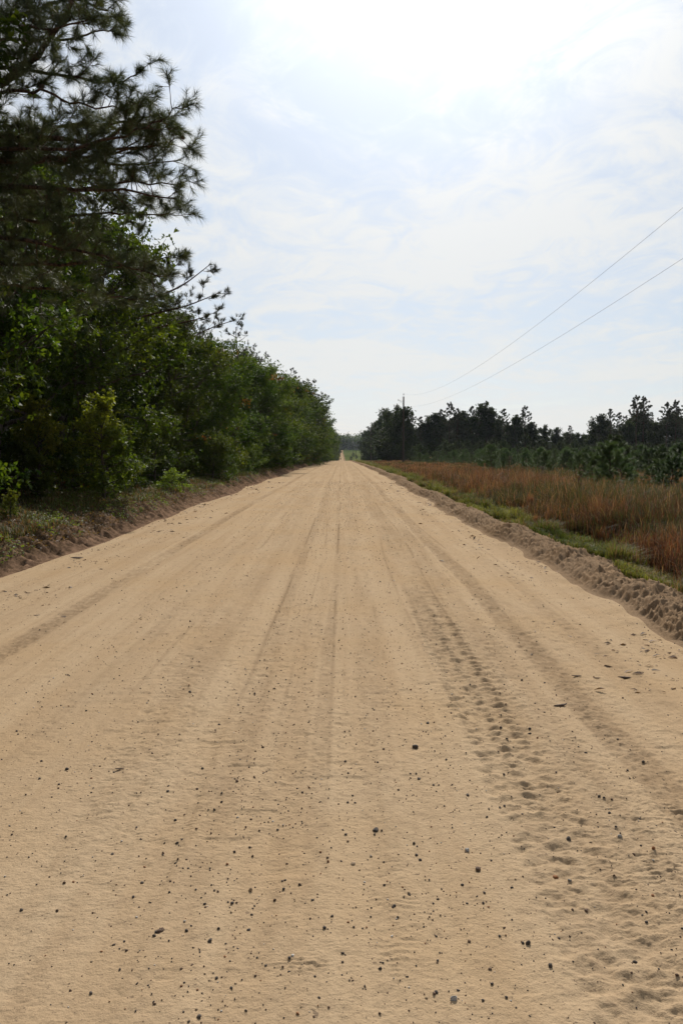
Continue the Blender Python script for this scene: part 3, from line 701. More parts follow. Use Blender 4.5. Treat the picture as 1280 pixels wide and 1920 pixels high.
# second and third pines reaching out of the oaks
def reach_pine(bx, by, hh, boughs, label, seed, per=34, nwid=0.011):
    rs = np.random.RandomState(seed); tb = MB(); tips = []; z0 = gz(bx, by)
    TP = np.array([[bx + 0.15 * math.sin(t * 4), by, z0 - 0.15 + t * hh] for t in np.linspace(0, 1, 9)])
    tb.tube(TP, 0.16 * (1 - 0.85 * np.linspace(0, 1, 9)), 8)
    for hz, pts, r0 in boughs:
        P = np.array([[bx, by, z0 + hz]] + [at(*q) for q in pts]); n = len(P); tt = np.linspace(0, n - 1, (n - 1) * 4 + 1)
        Q = np.stack([np.interp(tt, range(n), P[:, i]) for i in range(3)], 1)
        for _ in range(3): Q[1:-1] = (Q[:-2] + 2 * Q[1:-1] + Q[2:]) / 4
        tb.tube(Q, r0 * (1 - 0.8 * np.linspace(0, 1, len(Q))), 5)
        bough(tb, rs, Q, r0 * 0.7, 2.4, tips, 1.0, 0.8, 0.35, 0.16)
    for k in range(20):
        t = k / 20; z = z0 + hh * (0.45 + 0.54 * t); az = k * 2.4; L = 2.4 * (1 - t) ** 0.7 + 0.3
        B = limb(tb, rs, (bx, by, z), (math.cos(az), math.sin(az), 0.3), L, 0.035, 0.2, 5, 4, 0.07)
        bough(tb, rs, B, 0.03, 2.4, tips, 0.8, 0.8, 0.3, 0.14)
    e = bpy.data.objects.new('pine_tree', None); C.objects.link(e); e.location = (bx, by, z0); tag(e, label, 'tree')
    iv = np.array([bx, by, z0]); Cn = np.array([t[0] for t in tips]); Dn = np.array([t[1] for t in tips])
    V, t_, col = needle_tufts(rs, Cn, Dn, per, 0.17, nwid, ((0.026, 0.038, 0.02), (0.055, 0.066, 0.03)), 0.6)
    tb.V = [v - iv for v in tb.V]
    ob('trunk', tb.mesh('reach_pine_trunk', M_PBARK), e); ob('crown', mesh_np('reach_pine_crown', V - iv, t_, None, M_NEEDLE, False, col), e)
reach_pine(-8.6, 26.5, 7.6, [(5.0, [(300, 555, 26), (345, 535, 25.6), (395, 495, 25.4)], 0.05), (4.6, [(300, 585, 26.5), (350, 575, 26), (413, 548, 25.6)], 0.05),
                             (4.2, [(310, 610, 27), (370, 600, 26.8), (405, 585, 26.6)], 0.04), (5.4, [(290, 520, 27), (330, 500, 26.8), (345, 482, 26.6)], 0.04)],
           'pine with upswept twiggy branches poking out over the oaks below the big pine', 5)
reach_pine(-7.8, 36, 7.5, [(5.0, [(380, 620, 36), (425, 605, 35.5), (440, 600, 35)], 0.04)], 'slim pine with a pointed top rising above the front oaks', 6)
reach_pine(-8.2, 66, 11.0, [(7, [(480, 680, 66), (505, 668, 65)], 0.05)], 'thin crowned pine standing over the middle of the left tree wall', 7)
reach_pine(-7.0, 118, 13.0, [(9, [(575, 735, 118), (600, 740, 117), (614, 748, 116)], 0.07), (10, [(575, 715, 118), (590, 722, 117)], 0.05), (7.5, [(590, 760, 118), (616, 768, 116)], 0.06)],
           'large far pine with branches spreading over the road near the end of the left wood', 8, 44, 0.028)

# ------------------------------------------------------------------ right tree line
tops = [(688, 806, 'o', 350), (697, 797, 'o', 320), (706, 786, 'o', 290), (716, 777, 'o', 265), (728, 764, 'o', 235), (742, 756, 'o', 208), (757, 760, 'o', 200), (772, 770, 'p', 205), (788, 780, 'p', 205),
        (802, 782, 'o', 205), (816, 772, 'o', 205), (826, 766, 'p', 205), (842, 752, 'q', 205), (858, 764, 'p', 205), (871, 768, 'o', 208), (884, 760, 'p', 205), (897, 755, 'o', 205), (912, 750, 'q', 205), (927, 763, 'o', 205),
        (944, 765, 'p', 208), (962, 776, 'o', 205), (985, 759, 'q', 205), (1000, 790, 'o', 205), (1020, 794, 'o', 210), (1040, 800, 'o', 215), (1068, 797, 'p', 210), (1085, 810, 'o', 210),
        (1105, 808, 'o', 205), (1124, 774, 'o', 200), (1144, 765, 'p', 200), (1160, 772, 'p', 200), (1178, 788, 'o', 198), (1194, 739, 'q', 195), (1207, 741, 'q', 198), (1228, 792, 'o', 195), (1250, 752, 'q', 195),
        (1268, 748, 'q', 195), (1290, 746, 'q', 195), (1315, 765, 'o', 195), (1340, 770, 'p', 195), (1370, 760, 'o', 195), (1400, 765, 'p', 195), (1435, 770, 'o', 195)]
shapes_ = {'o': 'broad dark oak', 'p': 'dark pine', 'q': 'tall open crowned pine'}
for k, (px, py, t, d) in enumerate(tops):
    P = at(px, py, d); z = gz(P[0], P[1]); hh = P[2] - z
    kk = {'o': ['far_oak_a', 'far_oak_b'][k % 2], 'p': 'far_pine_a', 'q': 'far_pine_b'}[t]
    plant(kk, 'oak_tree' if t == 'o' else 'pine_tree', P[0], P[1], hh, k * 1.7, f'{shapes_[t]}, {ordinal(k)} from the road in the front of the right treeline', 'tree', 'front trees of the far right treeline', sxy=1.0 if t == 'q' else 0.95)
k = 0
for row, (d0, hs) in enumerate([(218, 0.80), (232, 0.78), (250, 0.8)]):
    px = 700.0
    while px < 1460:
        ty = np.interp(px, [t[0] for t in tops], [t[1] for t in tops]); d = d0 + rnd.uniform(-4, 4) + (120 if px < 712 else (60 if px < 725 else 0))
        P = at(px, ty, d); z = gz(P[0], P[1]); hh = max((P[2] - z) * hs * rnd.uniform(0.85, 1.05), 6)
        kk = rnd.choice(['far_oak_a', 'far_oak_b', 'far_pine_a', 'far_oak_b'])
        pn = 'pine' in kk
        plant(kk, 'pine_tree' if pn else 'oak_tree', P[0], P[1], hh, rnd.uniform(0, 6), ('dark pine' if pn else 'dark oak') + ' crowded behind the front trees of the far right treeline', 'tree',
              ('pines' if pn else 'oaks') + ' behind the front of the far right treeline', sxy=1.25)
        px += 24 + rnd.uniform(-5, 5)
px = 700.0; k = 0
while px < 1440:
    d = rnd.uniform(178, 196); 
    if px < 745: d += (745 - px) * 2.2
    x = (px - 640) / F * d
    plant('far_bush', 'thicket_shrub', x, d, rnd.uniform(2.2, 5.0), rnd.uniform(0, 6), f'rounded green shrub, {ordinal(k)} from the road at the foot of the far right treeline', 'shrub', 'shrubs under the far right treeline')
    k += 1; px += 17 + rnd.uniform(-4, 5)

# ------------------------------------------------------------------ planted pine saplings in the field
sp = []
named = [(1152, 905, 2.25, 'largest dark pine sapling standing well forward in the brown grass'), (1262, 938, 1.35, 'low bushy pine sapling by the right picture edge in the brown grass'),
         (1112, 890, 1.9, 'pine sapling just left of the largest dark sapling'), (1218, 905, 1.7, 'pine sapling just right of the largest dark sapling'), (1275, 900, 2.0, 'tall pine sapling cut by the right picture edge'),
         (1060, 880, 1.6, 'lone pine sapling left of the forward group'), (950, 877, 1.6, 'dark young pine on its own where brown grass meets the planting'), (1010, 878, 1.5, 'low pine sapling halfway between two darker ones'), (1130, 872, 2.3, 'slim dark sapling behind the largest one, nearer the treeline'), (905, 868, 1.6, 'dark young pine leftmost of the forward saplings'), (1240, 880, 2.2, 'dark sapling standing behind the low bushy one near the right edge')]
for px, py, h, lab in named:
    p = on_ground(px, py, 0.05); sp.append((p[0], p[1]))
    plant('sap_dark', 'pine_sapling', p[0], p[1], h * 1.12, rnd.uniform(0, 6), lab, 'sapling', 'planted pine saplings', sxy=1.25)
for k in range(17):
    d = 24 + 1.6 * k + rnd.uniform(-1, 1); x = d * rnd.uniform(0.30, 0.46)
    plant(['sap_dark', 'sap_a', 'sap_c'][k % 3], 'pine_sapling', x, d, rnd.uniform(1.0, 2.0), k, 'young pine sapling scattered in the brown grass ahead of the planted rows', 'sapling', 'scattered saplings in the brown grass', sxy=1.2)
cnt = 0
for row in range(24):
    for i in range(26):
        x = 13 + row * 3.3 + rnd.uniform(-0.5, 0.5); y = 44 + i * 5.2 + row * 0.6 + rnd.uniform(-1.2, 1.2)
        if x / y > 0.47 or y > 172: continue
        if x < 12.5 + 3 * math.sin(y * 0.08): continue
        if rnd.random() < 0.22: continue
        if cnt >= 270: continue
        cnt += 1
        plant(rnd.choice(['sap_a', 'sap_b', 'sap_c']), 'pine_sapling', x, y, rnd.uniform(1.1, 2.5), rnd.uniform(0, 6), 'small green pine sapling in the planted rows before the far right treeline', 'sapling', 'planted pine saplings in rows', sxy=1.2)

# ------------------------------------------------------------------ far wood across the valley
def far_wood():
    rs = np.random.RandomState(9); Vs = []; Qs = []; Cs = []; n0 = 0; tb = MB()
    for k in range(150):
        x = rs.uniform(-130, 190); y = rs.uniform(905, 960) if k < 110 else rs.uniform(960, 1010); z = float(H(np.array([x]), np.array([y]))[0]); hh = rs.uniform(16, 22)
        m = 420; u = norm(rs.normal(size=(m, 3))); r = rs.rand(m) ** 0.4
        c = np.array([x, y, z + hh * 0.46]) + u * r[:, None] * np.array([5.5, 5.5, hh * 0.50]) + rs.normal(size=(m, 3)) * 0.5
        D = rand_dir(rs, m); N = norm(rs.normal(size=(m, 3)) * 0.5 + np.array([0, 0, 1.0])); V, q = leaves(c, D, N, rs.uniform(1.2, 2.4, m), rs.uniform(0.8, 1.6, m))
        Vs.append(V); Qs.append(q + n0); n0 += len(V); t = rs.rand(m, 1); Cs.append(np.repeat((np.array(G2[0]) * (1 - t) + np.array(G2[1]) * t), 4, axis=0))
        tb.tube([(x, y, z - 0.3), (x, y, z + hh * 0.7)], [0.3, 0.1], 5)
    o = ob('distant_wood', mesh_np('distant_wood', np.vstack(Vs), None, np.vstack(Qs), M_LEAF, False, np.vstack(Cs)))
    tag(o, 'hazy dark wood closing the view at the far end of the road', 'woodland', None, 'stuff')
    b = ob('trunk', tb.mesh('distant_trunks', M_BARK), o); b['kind'] = 'stuff'
far_wood()
for x, y, h in ((6.5, 560, 3.2), (11, 600, 2.6), (9, 640, 3.4), (16, 620, 4)):
    plant('far_bush', 'meadow_bush', x, y, h, x, f'dark bush {["nearest the road", "nearest the pole", "farthest back", "rightmost"][int(h * 10) % 4]} in the meadow beyond the dip', 'shrub', 'bushes in the far meadow')

# ------------------------------------------------------------------ utility poles and wires
PX = 10.2; PYS = [-11.6, 137.0, 286.0, 435.0, 584.0, 733.0]; PH = 11.0
def pole_parts():
    mb = MB(); n = 10
    mb.tube([(0, 0, -0.6 + (PH + 0.6) * t) for t in np.linspace(0, 1, n)], 0.17 - 0.06 * np.linspace(0, 1, n), 12)
    post = mb.mesh('post', M_POLE)
    mb = MB(); mb.tube([(0, 0, 0), (-0.35, 0, 0.02), (-0.82, 0, 0.08)], [0.03, 0.028, 0.025], 8); mb.tube([(-0.10, 0, -0.45), (-0.6, 0, 0.05)], 0.015, 6); arm = mb.mesh('bracket', M_WIRE)
    mb = MB(); mb.tube([(0, 0, 0), (0, 0, 0.05), (0, 0, 0.06), (0, 0, 0.12), (0, 0, 0.13), (0, 0, 0.20), (0, 0, 0.25)], [0.05, 0.05, 0.085, 0.08, 0.05, 0.07, 0.03], 12); ins = mb.mesh('insulator', M_INS)
    mb = MB(); mb.tube([(0, 0, 0), (0, 0, 0.5), (0, 0, 0.55)], [0.015, 0.015, 0.01], 6); pin = mb.mesh('pin', M_WIRE)
    mb = MB(); mb.tube([(0, 0, -0.08), (0, 0, 0.08)], 0.13, 12); mb.tube([(0.1, 0, 0), (0.24, 0, 0)], 0.035, 8); clamp = mb.mesh('wire_clamp', M_WIRE)
    return post, arm, ins, pin, clamp
pm_ = pole_parts()
plabs = [None, 'tall brown wooden utility pole standing before the far right treeline', 'wooden utility pole half hidden among the road-side end of the treeline', 'far utility pole down in the dip of the road',
         'tiny utility pole in the green meadow beyond the dip', 'farthest tiny utility pole in the meadow before the distant wood']
pzs = []
for i, yv in enumerate(PYS):
    z = gz(PX, yv) if i != 1 else gz(PX, yv); pzs.append(z)
    e = bpy.data.objects.new('utility_pole', None); C.objects.link(e); e.location = (PX, yv, z)
    tag(e, plabs[i] or 'wooden utility pole beside the road behind the viewer', 'utility pole', 'utility poles along the right of the road')
    ob('post', pm_[0], e)
    a = ob('bracket', pm_[1], e); a.location = (0, 0, PH - 0.75)
    s = ob('insulator', pm_[2], e); s.location = (-0.84, 0, PH - 0.67)
    p_ = ob('pin', pm_[3], e); p_.location = (0.0, 0, PH - 0.25)
    s = ob('insulator', pm_[2], e); s.location = (0, 0, PH + 0.28)
    s = ob('wire_clamp', pm_[4], e); s.location = (0, 0, 9.4)
spans = ['from the nearest pole up to the right picture edge', 'from the nearest pole away into the treeline', 'above the dip of the road', 'over the far meadow', 'to the farthest pole in the meadow']
for i in range(5):
    for nm, h, sag, dx, wl in (('upper', PH + 0.42, 3.3, 0, 'upper thin overhead wire sagging '), ('lower', 9.4, 2.42, 0.24, 'lower thin overhead wire sagging ')):
        y0, y1 = PYS[i], PYS[i + 1]; t = np.linspace(0, 1, 50)
        z0, z1 = pzs[i] + h, pzs[i + 1] + h
        P = np.stack([np.full(50, PX + dx), y0 + (y1 - y0) * t, z0 + (z1 - z0) * t - 4 * sag * t * (1 - t)], 1)
        mb = MB(); mb.tube(P, 0.0055, 6)
        o = ob('overhead_wire', mb.mesh('overhead_wire', M_WIRE)); tag(o, wl + spans[i], 'wire', 'overhead wires')

# ------------------------------------------------------------------ grasses
def blades(rs, X, Y, Z, Hh, Wd, lean, col, tipcol):
    n = len(X); az = rs.rand(n) * 6.283; sx = np.cos(az + 1.57) * Wd * 0.5; sy = np.sin(az + 1.57) * Wd * 0.5
    lx = np.cos(az) * lean * Hh; ly = np.sin(az) * lean * Hh
    b = np.stack([X, Y, Z - 0.02], 1); s = np.stack([sx, sy, np.zeros(n)], 1)
    m = np.stack([X + lx * 0.35, Y + ly * 0.35, Z + Hh * 0.6], 1); t = np.stack([X + lx, Y + ly, Z + Hh * (1 - 0.35 * lean)], 1)
    V = np.stack([b - s, b + s, m - s * 0.8, m + s * 0.8, t], 1).reshape(-1, 3)
    o = np.arange(n)[:, None] * 5
    T1 = np.concatenate([o + np.array([[0, 1, 3]]), o + np.array([[0, 3, 2]]), o + np.array([[2, 3, 4]])])
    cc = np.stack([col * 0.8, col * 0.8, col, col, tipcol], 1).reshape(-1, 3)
    return V, T1, cc
def clumped(rs, n, ncl, xr, yr, spread, edge=None):
    """tuft centres denser near the viewer, blades scattered round each centre"""
    u = rs.rand(ncl); cy = yr[0] * (yr[1] / yr[0]) ** u
    cx = xr[0] + (np.minimum(xr[1], cy * 0.50 + 3.0) - xr[0]) * rs.rand(ncl)
    i = rs.randint(0, ncl, n)
    x = cx[i] + rs.normal(size=n) * spread * (1 + cy[i] * 0.01); y = cy[i] + rs.normal(size=n) * spread * (1 + cy[i] * 0.01)
    return x, y, i
rs = np.random.RandomState(12)
# broom sedge, rust brown
n = 400000; x, y, ci = clumped(rs, n, 15000, (4.2, 70), (5.5, 170), 0.11)
edge = 4.42 + 0.6 * vn(y * 0.35, y * 0, 300) + 0.55 * vn(x * 1.5, y * 1.6, 301) - 0.5 * (rs.rand(n) < 0.06)
inner = x < 12 + 3 * np.sin(y * 0.08) + 2 * vn(y * 0.2, x * 0.2, 305)
keep = (x > edge) & (inner | (rs.rand(n) < np.where(y < 42, 0.9, 0.30))); x, y, ci = x[keep], y[keep], ci[keep]; n = len(x)
patch = vn(x * 0.22, y * 0.13, 302); hv = (0.46 + 0.26 * patch + 0.26 * rs.rand(n) ** 1.5) * (1 - 0.35 * sstep(30, 80, y)) * (0.55 + 0.45 * sstep(0, 1.2, x - edge[keep]))
hv *= 0.60 + 0.65 * rs.rand(15000)[ci]
tone = np.clip(0.5 + 0.5 * vn(x * 0.5, y * 0.25, 303) + 0.5 * (rs.rand(15000)[ci] - 0.5), 0, 1)[:, None]
c0 = np.array([0.105, 0.046, 0.026]) * (1 - tone) + np.array([0.205, 0.118, 0.064]) * tone
c0 *= (0.75 + 0.55 * np.clip(0.5 + vn(x * 0.9, y * 0.5, 306), 0, 1))[:, None]
gm = (rs.rand(n) < 0.16 + 0.6 * sstep(0.05, 0.5, vn(x * 0.45 + 9, y * 0.25, 304) + 0.4 * vn(x * 2, y * 1.4, 307))); c0[gm] = np.array([0.055, 0.066, 0.024]); yg = ~inner[keep]; gg = yg & (y > 42) & (rs.rand(n) < 0.6); c0[gg] = np.array([0.04, 0.055, 0.022])
c0 *= (0.45 + 1.1 * rs.rand(n) ** 1.3)[:, None]
straw = rs.rand(n) < 0.035; c0[straw] = np.array([0.30, 0.21, 0.12])
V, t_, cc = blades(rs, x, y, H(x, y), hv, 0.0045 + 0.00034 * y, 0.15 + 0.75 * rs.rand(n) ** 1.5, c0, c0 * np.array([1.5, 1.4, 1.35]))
tag(ob('brown_grass', mesh_np('brown_grass', V, t_, None, M_GRASS, False, cc)), 'tall rust brown dry grass covering the field right of the road', 'grass', None, 'stuff')
# green verge on the right
n = 190000; u = rs.rand(n); y = 5.2 * (230 / 5.2) ** u; x = xR(y) + 0.68 + np.abs(rs.normal(size=n)) * 0.42 + 0.15 * vn(y * 2, y * 0, 310) + 0.004 * y * rs.rand(n)
cl = vn(x * 3.2, y * 2.4, 311) + 0.6 * vn(x * 9, y * 8, 312); keep = cl + 0.5 * rs.rand(n) > -0.05; x, y = x[keep], y[keep]; n = len(x)
tone = np.clip(0.5 + 0.6 * vn(x * 1.3, y * 0.6, 313), 0, 1)[:, None]
c0 = np.array([0.080, 0.110, 0.022]) * (1 - tone) + np.array([0.205, 0.225, 0.045]) * tone
dr = rs.rand(n) < 0.10 + 0.35 * (vn(x * 1.5, y * 0.8, 316) > 0.2); c0[dr] = np.array([0.20, 0.14, 0.08]); c0 *= (0.7 + 0.6 * rs.rand(n))[:, None]
hv = (0.06 + 0.14 * rs.rand(n) ** 1.5) * (0.6 + 1.3 * sstep(0.0, 0.7, vn(x * 2.2, y * 2, 314))) * (1 + 0.004 * y)
V, t_, cc = blades(rs, x, y, H(x, y), hv, 0.005 + 0.0003 * y, 0.3 + 0.6 * rs.rand(n), c0, c0)
tag(ob('verge_grass', mesh_np('verge_grass', V, t_, None, M_GRASS, False, cc)), 'short bright green grass strip between sand ridge and brown grass', 'grass', None, 'stuff')
# low weeds and grass on top of the left bank
n = 150000; u = rs.rand(n); y = 7.0 * (300 / 7.0) ** u; x = xL(y) - 0.62 - np.abs(rs.normal(size=n)) * 1.5
cl = vn(x * 1.6, y * 1.3, 320) + 0.5 * vn(x * 6, y * 5, 321); keep = (cl > 0.02) | (rs.rand(n) < 0.07); x, y = x[keep], y[keep]; n = len(x)
c0 = np.where(rs.rand(n, 1) < 0.35, np.array([[0.19, 0.12, 0.06]]), np.array([[0.085, 0.105, 0.03]])) * (0.6 + 0.8 * rs.rand(n))[:, None]
V, t_, cc = blades(rs, x, y, H(x, y), 0.05 + 0.13 * rs.rand(n), 0.006 + 0.0003 * y, 0.4 + 0.8 * rs.rand(n), c0, c0)
tag(ob('bank_grass', mesh_np('bank_grass', V, t_, None, M_GRASS, False, cc)), 'patchy low green and straw grass along the top of the left bank', 'grass', None, 'stuff')
# broad leaved weeds + fallen leaves on the bank top
n = 26000; u = rs.rand(n); y = 7.0 * (60 / 7.0) ** u; x = xL(y) - 0.30 - np.abs(rs.normal(size=n)) * 1.4
cl = vn(x * 1.9 + 4, y * 1.6, 330); g_ = cl > 0.1; c0 = np.where(g_[:, None], np.array([[0.075, 0.11, 0.03]]), np.array([[0.085, 0.055, 0.034]])) * (0.5 + 1.0 * rs.rand(n))[:, None]
zl = H(x, y) + np.where(g_, 0.02 + 0.12 * rs.rand(n), 0.008)
V, q = leaves(np.stack([x, y, zl], 1), norm(rs.normal(size=(n, 3)) * np.array([1, 1, 0.3])), norm(rs.normal(size=(n, 3)) * 0.4 + np.array([0, 0, 1.0])), rs.uniform(0.03, 0.075, n), rs.uniform(0.015, 0.04, n))
tag(ob('leaf_litter', mesh_np('leaf_litter', V, None, q, M_LEAF, False, np.repeat(c0, 4, axis=0))), 'fallen brown leaves and small weeds strewn on the left bank', 'leaf litter', None, 'stuff')
# chips of bark, twigs and dead leaves washed to the foot of bank and ridge
n = 2600; y = 5.5 * (45 / 5.5) ** rs.rand(n); lft = rs.rand(n) < 0.6
x = np.where(lft, xL(y) + 0.05 + np.abs(rs.normal(size=n)) * 0.55, xR(y) - 0.05 - np.abs(rs.normal(size=n)) * 0.5); keep = vn(x * 2.5, y * 1.2, 340) > 0.0; x, y = x[keep], y[keep]; n = len(x)
D = norm(np.stack([rs.normal(size=n), rs.normal(size=n) * 0.5, rs.normal(size=n) * 0.12], 1)); Ls = (0.02 + 0.07 * rs.rand(n) ** 3) * (1 + 0.03 * y)
V, q = leaves(np.stack([x, y, H(x, y) + 0.005], 1), D, norm(rs.normal(size=(n, 3)) * 0.25 + np.array([0, 0, 1.0])), Ls, Ls * rs.uniform(0.12, 0.5, n))
c0 = np.array([0.075, 0.048, 0.03]) * rs.uniform(0.4, 1.6, (n, 1))
tag(ob('bark_litter', mesh_np('bark_litter', V, None, q, M_GRASS, False, np.repeat(c0, 4, axis=0))), 'dark scraps of bark and twigs along both edges of the sandy road', 'litter', None, 'stuff')

# dead weed stalks standing out of the brown grass
def stalk_mesh(seed):
    rs = np.random.RandomState(seed); mb = MB(); P = limb(mb, rs, (0, 0, -0.05), (0.05, 0, 1), 1.25, 0.009, 0.06, 8, 5, 0.1)
    for k in range(16):
        i = 2 + k % 6; d = norm(np.array([math.cos(k * 2.4), math.sin(k * 2.4), 1.1])); B = limb(mb, rs, P[i], d, 0.32 - 0.02 * i, 0.004, 0.2, 3, 3, 0.1)
        for j in range(5): limb(mb, rs, B[1 + j % 3], norm(d + rs.normal(size=3) * 0.5), 0.10, 0.004, 0.2, 2, 3, 0.1)
    return mb
M_STALK = plain('dead_stalk', (0.13, 0.065, 0.04), 0.9)
for k, (px, py, h, lab) in enumerate([(1079, 968, 1.0, 'dark dead weed stalk standing alone in the middle of the brown grass'), (952, 905, 1.1, 'dead brown weed stalk left of the forward saplings'), (1180, 925, 1.0, 'dead weed stalk below the largest pine sapling'),
                                      (1012, 930, 0.9, 'short dead weed stalk between brown grass and green verge')]):
    p = on_ground(px, py, 0.03); o = ob('weed_stalk', stalk_mesh(k + 3).mesh('weed_stalk', M_STALK)); o.location = (p[0], p[1], gz(p[0], p[1])); o.scale = (h,) * 3
    tag(o, lab, 'weed stalk')
# pale broom-sedge plumes at the edge of the verge
def plume(seed):
    rs = np.random.RandomState(seed); n = 900; a = rs.rand(n) * 6.283; r = 0.05 * rs.rand(n)
    c0 = np.array([0.20, 0.105, 0.062]) * (0.7 + 0.6 * rs.rand(n))[:, None]
    V, t_, cc = blades(rs, np.cos(a) * r, np.sin(a) * r, np.zeros(n), 0.4 + 0.45 * rs.rand(n), np.full(n, 0.004), 0.12 + 0.3 * rs.rand(n), c0, c0 * 1.2)
    return mesh_np('grass_tuft', V, t_, None, M_GRASS, False, cc)
for k, (px, py, h, lab) in enumerate([(993, 965, 0.75, 'pinkish upright dry grass tuft alone in the green verge'), (1003, 992, 0.45, 'short reddish grass tuft lowest on the green verge'), (1022, 958, 0.8, 'orange brown grass tuft just right of the pinkish tuft')]):
    p = on_ground(px, py, 0.05); o = ob('grass_tuft', plume(60 + k)); o.location = (p[0], p[1], gz(p[0], p[1])); o.scale = (h,) * 3; tag(o, lab, 'grass tuft')

# ------------------------------------------------------------------ stones
import bmesh
def ico(sub):
    bm = bmesh.new(); bmesh.ops.create_icosphere(bm, subdivisions=sub, radius=1.0); V = np.array([v.co[:] for v in bm.verts]); Fc = np.array([[v.index for v in f.verts] for f in bm.faces]); bm.free(); return V, Fc
def stone_shape(V, rs, flat=0.7):
    P = V.copy()
    for _ in range(7):         # flat facets
        d = norm(rs.normal(size=3)); c = rs.uniform(0.42, 0.85); t = P @ d; P = P - np.maximum(t - c, 0)[:, None] * d * 1.0
    P *= np.array([1.0, rs.uniform(0.65, 0.95), rs.uniform(0.5, 0.85) * flat / 0.7])
    P *= (1 + 0.05 * vn(P[:, 0] * 4, P[:, 1] * 4 + P[:, 2] * 3, rs.randint(90)))[:, None]
    return P
def stone_mat(name, c):
    m, T = new_mat(name); p = T.node('ShaderNodeTexCoord').outputs['Object']; oi = T.node('ShaderNodeObjectInfo')
    n = T.noise(p, 3.0, 5, 0.7); cc = T.mix(T.ramp(n, 0.35, 0.7), rgb(*c), rgb(c[0] * 0.5, c[1] * 0.5, c[2] * 0.5))
    hv = T.node('ShaderNodeHueSaturation'); T.put(hv.inputs['Color'], cc); T.put(hv.inputs['Value'], T.math('ADD', 0.6, T.math('MULTIPLY', oi.outputs['Random'], 0.8)))
    finish(T, principled(T, hv.outputs[0], 0.75, 0.25, bump(T, n, 0.5, 0.1))); return m
SM = {'dark': stone_mat('stone_dark', (0.105, 0.085, 0.07)), 'brown': stone_mat('stone_brown', (0.16, 0.10, 0.065)), 'tan': stone_mat('stone_tan', (0.38, 0.27, 0.17)),
      'orange': stone_mat('stone_orange', (0.28, 0.12, 0.045)), 'white': stone_mat('stone_white', (0.50, 0.47, 0.43))}
V1, F1 = ico(2); V0, F0 = ico(1)
SMesh = {k: [mesh_np('pebble', stone_shape(V1, np.random.RandomState(i * 7 + j)), F1, None, m, False) for i in range(5)] for j, (k, m) in enumerate(SM.items())}
def stone(x, y, s, tone, label, rot, group, nm='pebble', i=0):
    o = ob(nm, SMesh[tone][i % 5]); o.location = (x, y, gz(x, y) + s * 0.12); o.scale = (s, s, s); o.rotation_euler = (rot * 0.1, rot * 0.13, rot); tag(o, label, 'pebble', group); return o
big_st = [(705, 1560, 15, 'dark', 'largest dark angular stone, near the road middle with a small chip beside it'), (895, 1636, 15, 'brown', 'upright brown grey stone alone left of the churned wheel track'),
          (777, 1403, 15, 'dark', 'long flat dark stone lying right of the road middle'), (300, 1750, 16, 'brown', 'reddish brown rough stone in a small group at the lower left'),
          (1065, 1575, 14, 'dark', 'dark stone with a pale side inside the churned wheel track'), (1041, 1647, 13, 'orange', 'orange stone half sunk at the edge of the churned track'),
          (1067, 1651, 10, 'white', 'white pebble right beside the orange stone'), (989, 1777, 13, 'dark', 'grey upright stone at the lower right beside the churned track'),
          (1030, 1820, 11, 'dark', 'dark stone just below the grey upright one at lower right'), (374, 1911, 13, 'dark', 'dark stone at the very bottom edge, left of middle'),
          (850, 1881, 16, 'white', 'pale chalky lump at the bottom right of the middle'), (875, 1600, 14, 'white', 'pale crumbling lump above the upright brown stone'), (1160, 1576, 12, 'white', 'pale lump in the sand right of the churned track'),
          (1224, 1600, 10, 'orange', 'small orange stone near the right edge'), (470, 1673, 10, 'tan', 'tan pebble left of the middle with a dark foot'), (661, 1625, 11, 'tan', 'tan flat pebble below the largest dark stone'),
          (444, 1467, 9, 'brown', 'round brown pebble left of the middle'), (1191, 1802, 12, 'dark', 'black stone in a hollow of the churned track'), (394, 1766, 12, 'dark', 'dark stone right of the reddish brown stone')]
for k, (px, py, s, t, lab) in enumerate(big_st):
    p = on_ground(px, py); dist = math.hypot(math.hypot(p[0], p[1]), CAMH); stone(p[0], p[1], s * 0.50 * dist / F, t, lab, k * 1.3, None, 'stone', k)
hand = [(802,1355,9),(938,1363,8),(992,1368,9),(992,1375,9),(647,1432,8),(356,1299,8),(411,1357,8),(493,1401,9),(380,1438,8),(402,1520,9),(415,1504,8),(329,1535,10),(396,1563,8),(306,1597,9),(334,1613,7),(440,1599,8),
        (562,1665,9),(776,1586,10),(780,1608,9),(267,1652,9),(318,1677,7),(350,1747,10),(290,1760,9),(360,1813,8),(406,1838,9),(210,1598,9),(237,1782,8),(233,1764,8),(213,1772,8),(622,1727,8),(586,1694,9),(745,1726,8),(642,1811,8),
        (712,1823,9),(684,1857,8),(817,1868,10),(616,1896,8),(827,1670,7),(736,1706,7),(478,1304,7),(651,1510,9),(1097,1412,9),(944,1454,9),(876,1496,9),(1122,1496,9),(1141,1528,10),(1187,1607,8),(858,1862,8),(1099,1709,11),
        (845,1339,6),(978,1272,6),(1205,1427,9),(1157,1384,7),(40,1702,9),(107,1707,8),(75,1458,7),(111,1467,7),(132,1860,8),(126,1440,9),(128,1265,6),(350,1110,5),(357,1167,6),(715,1562,7),(702,1568,6),(1210,1715,7),(905,1700,7),
        (1068,1758,6),(1150,1650,7),(820,1690,7),(560,1300,5),(500,1255,5),(657,1225,5),(735,1285,5),(785,1465,9),(780,1455,7),(652,1455,6)]
PG = 'small loose pebbles on the sandy road'
names_ = {'dark': 'small dark grey pebble lying loose on the sandy road', 'brown': 'small brown pebble lying loose on the sandy road', 'tan': 'small tan pebble lying loose on the sandy road',
          'orange': 'small orange pebble lying loose on the sandy road', 'white': 'small whitish pebble lying loose on the sandy road'}
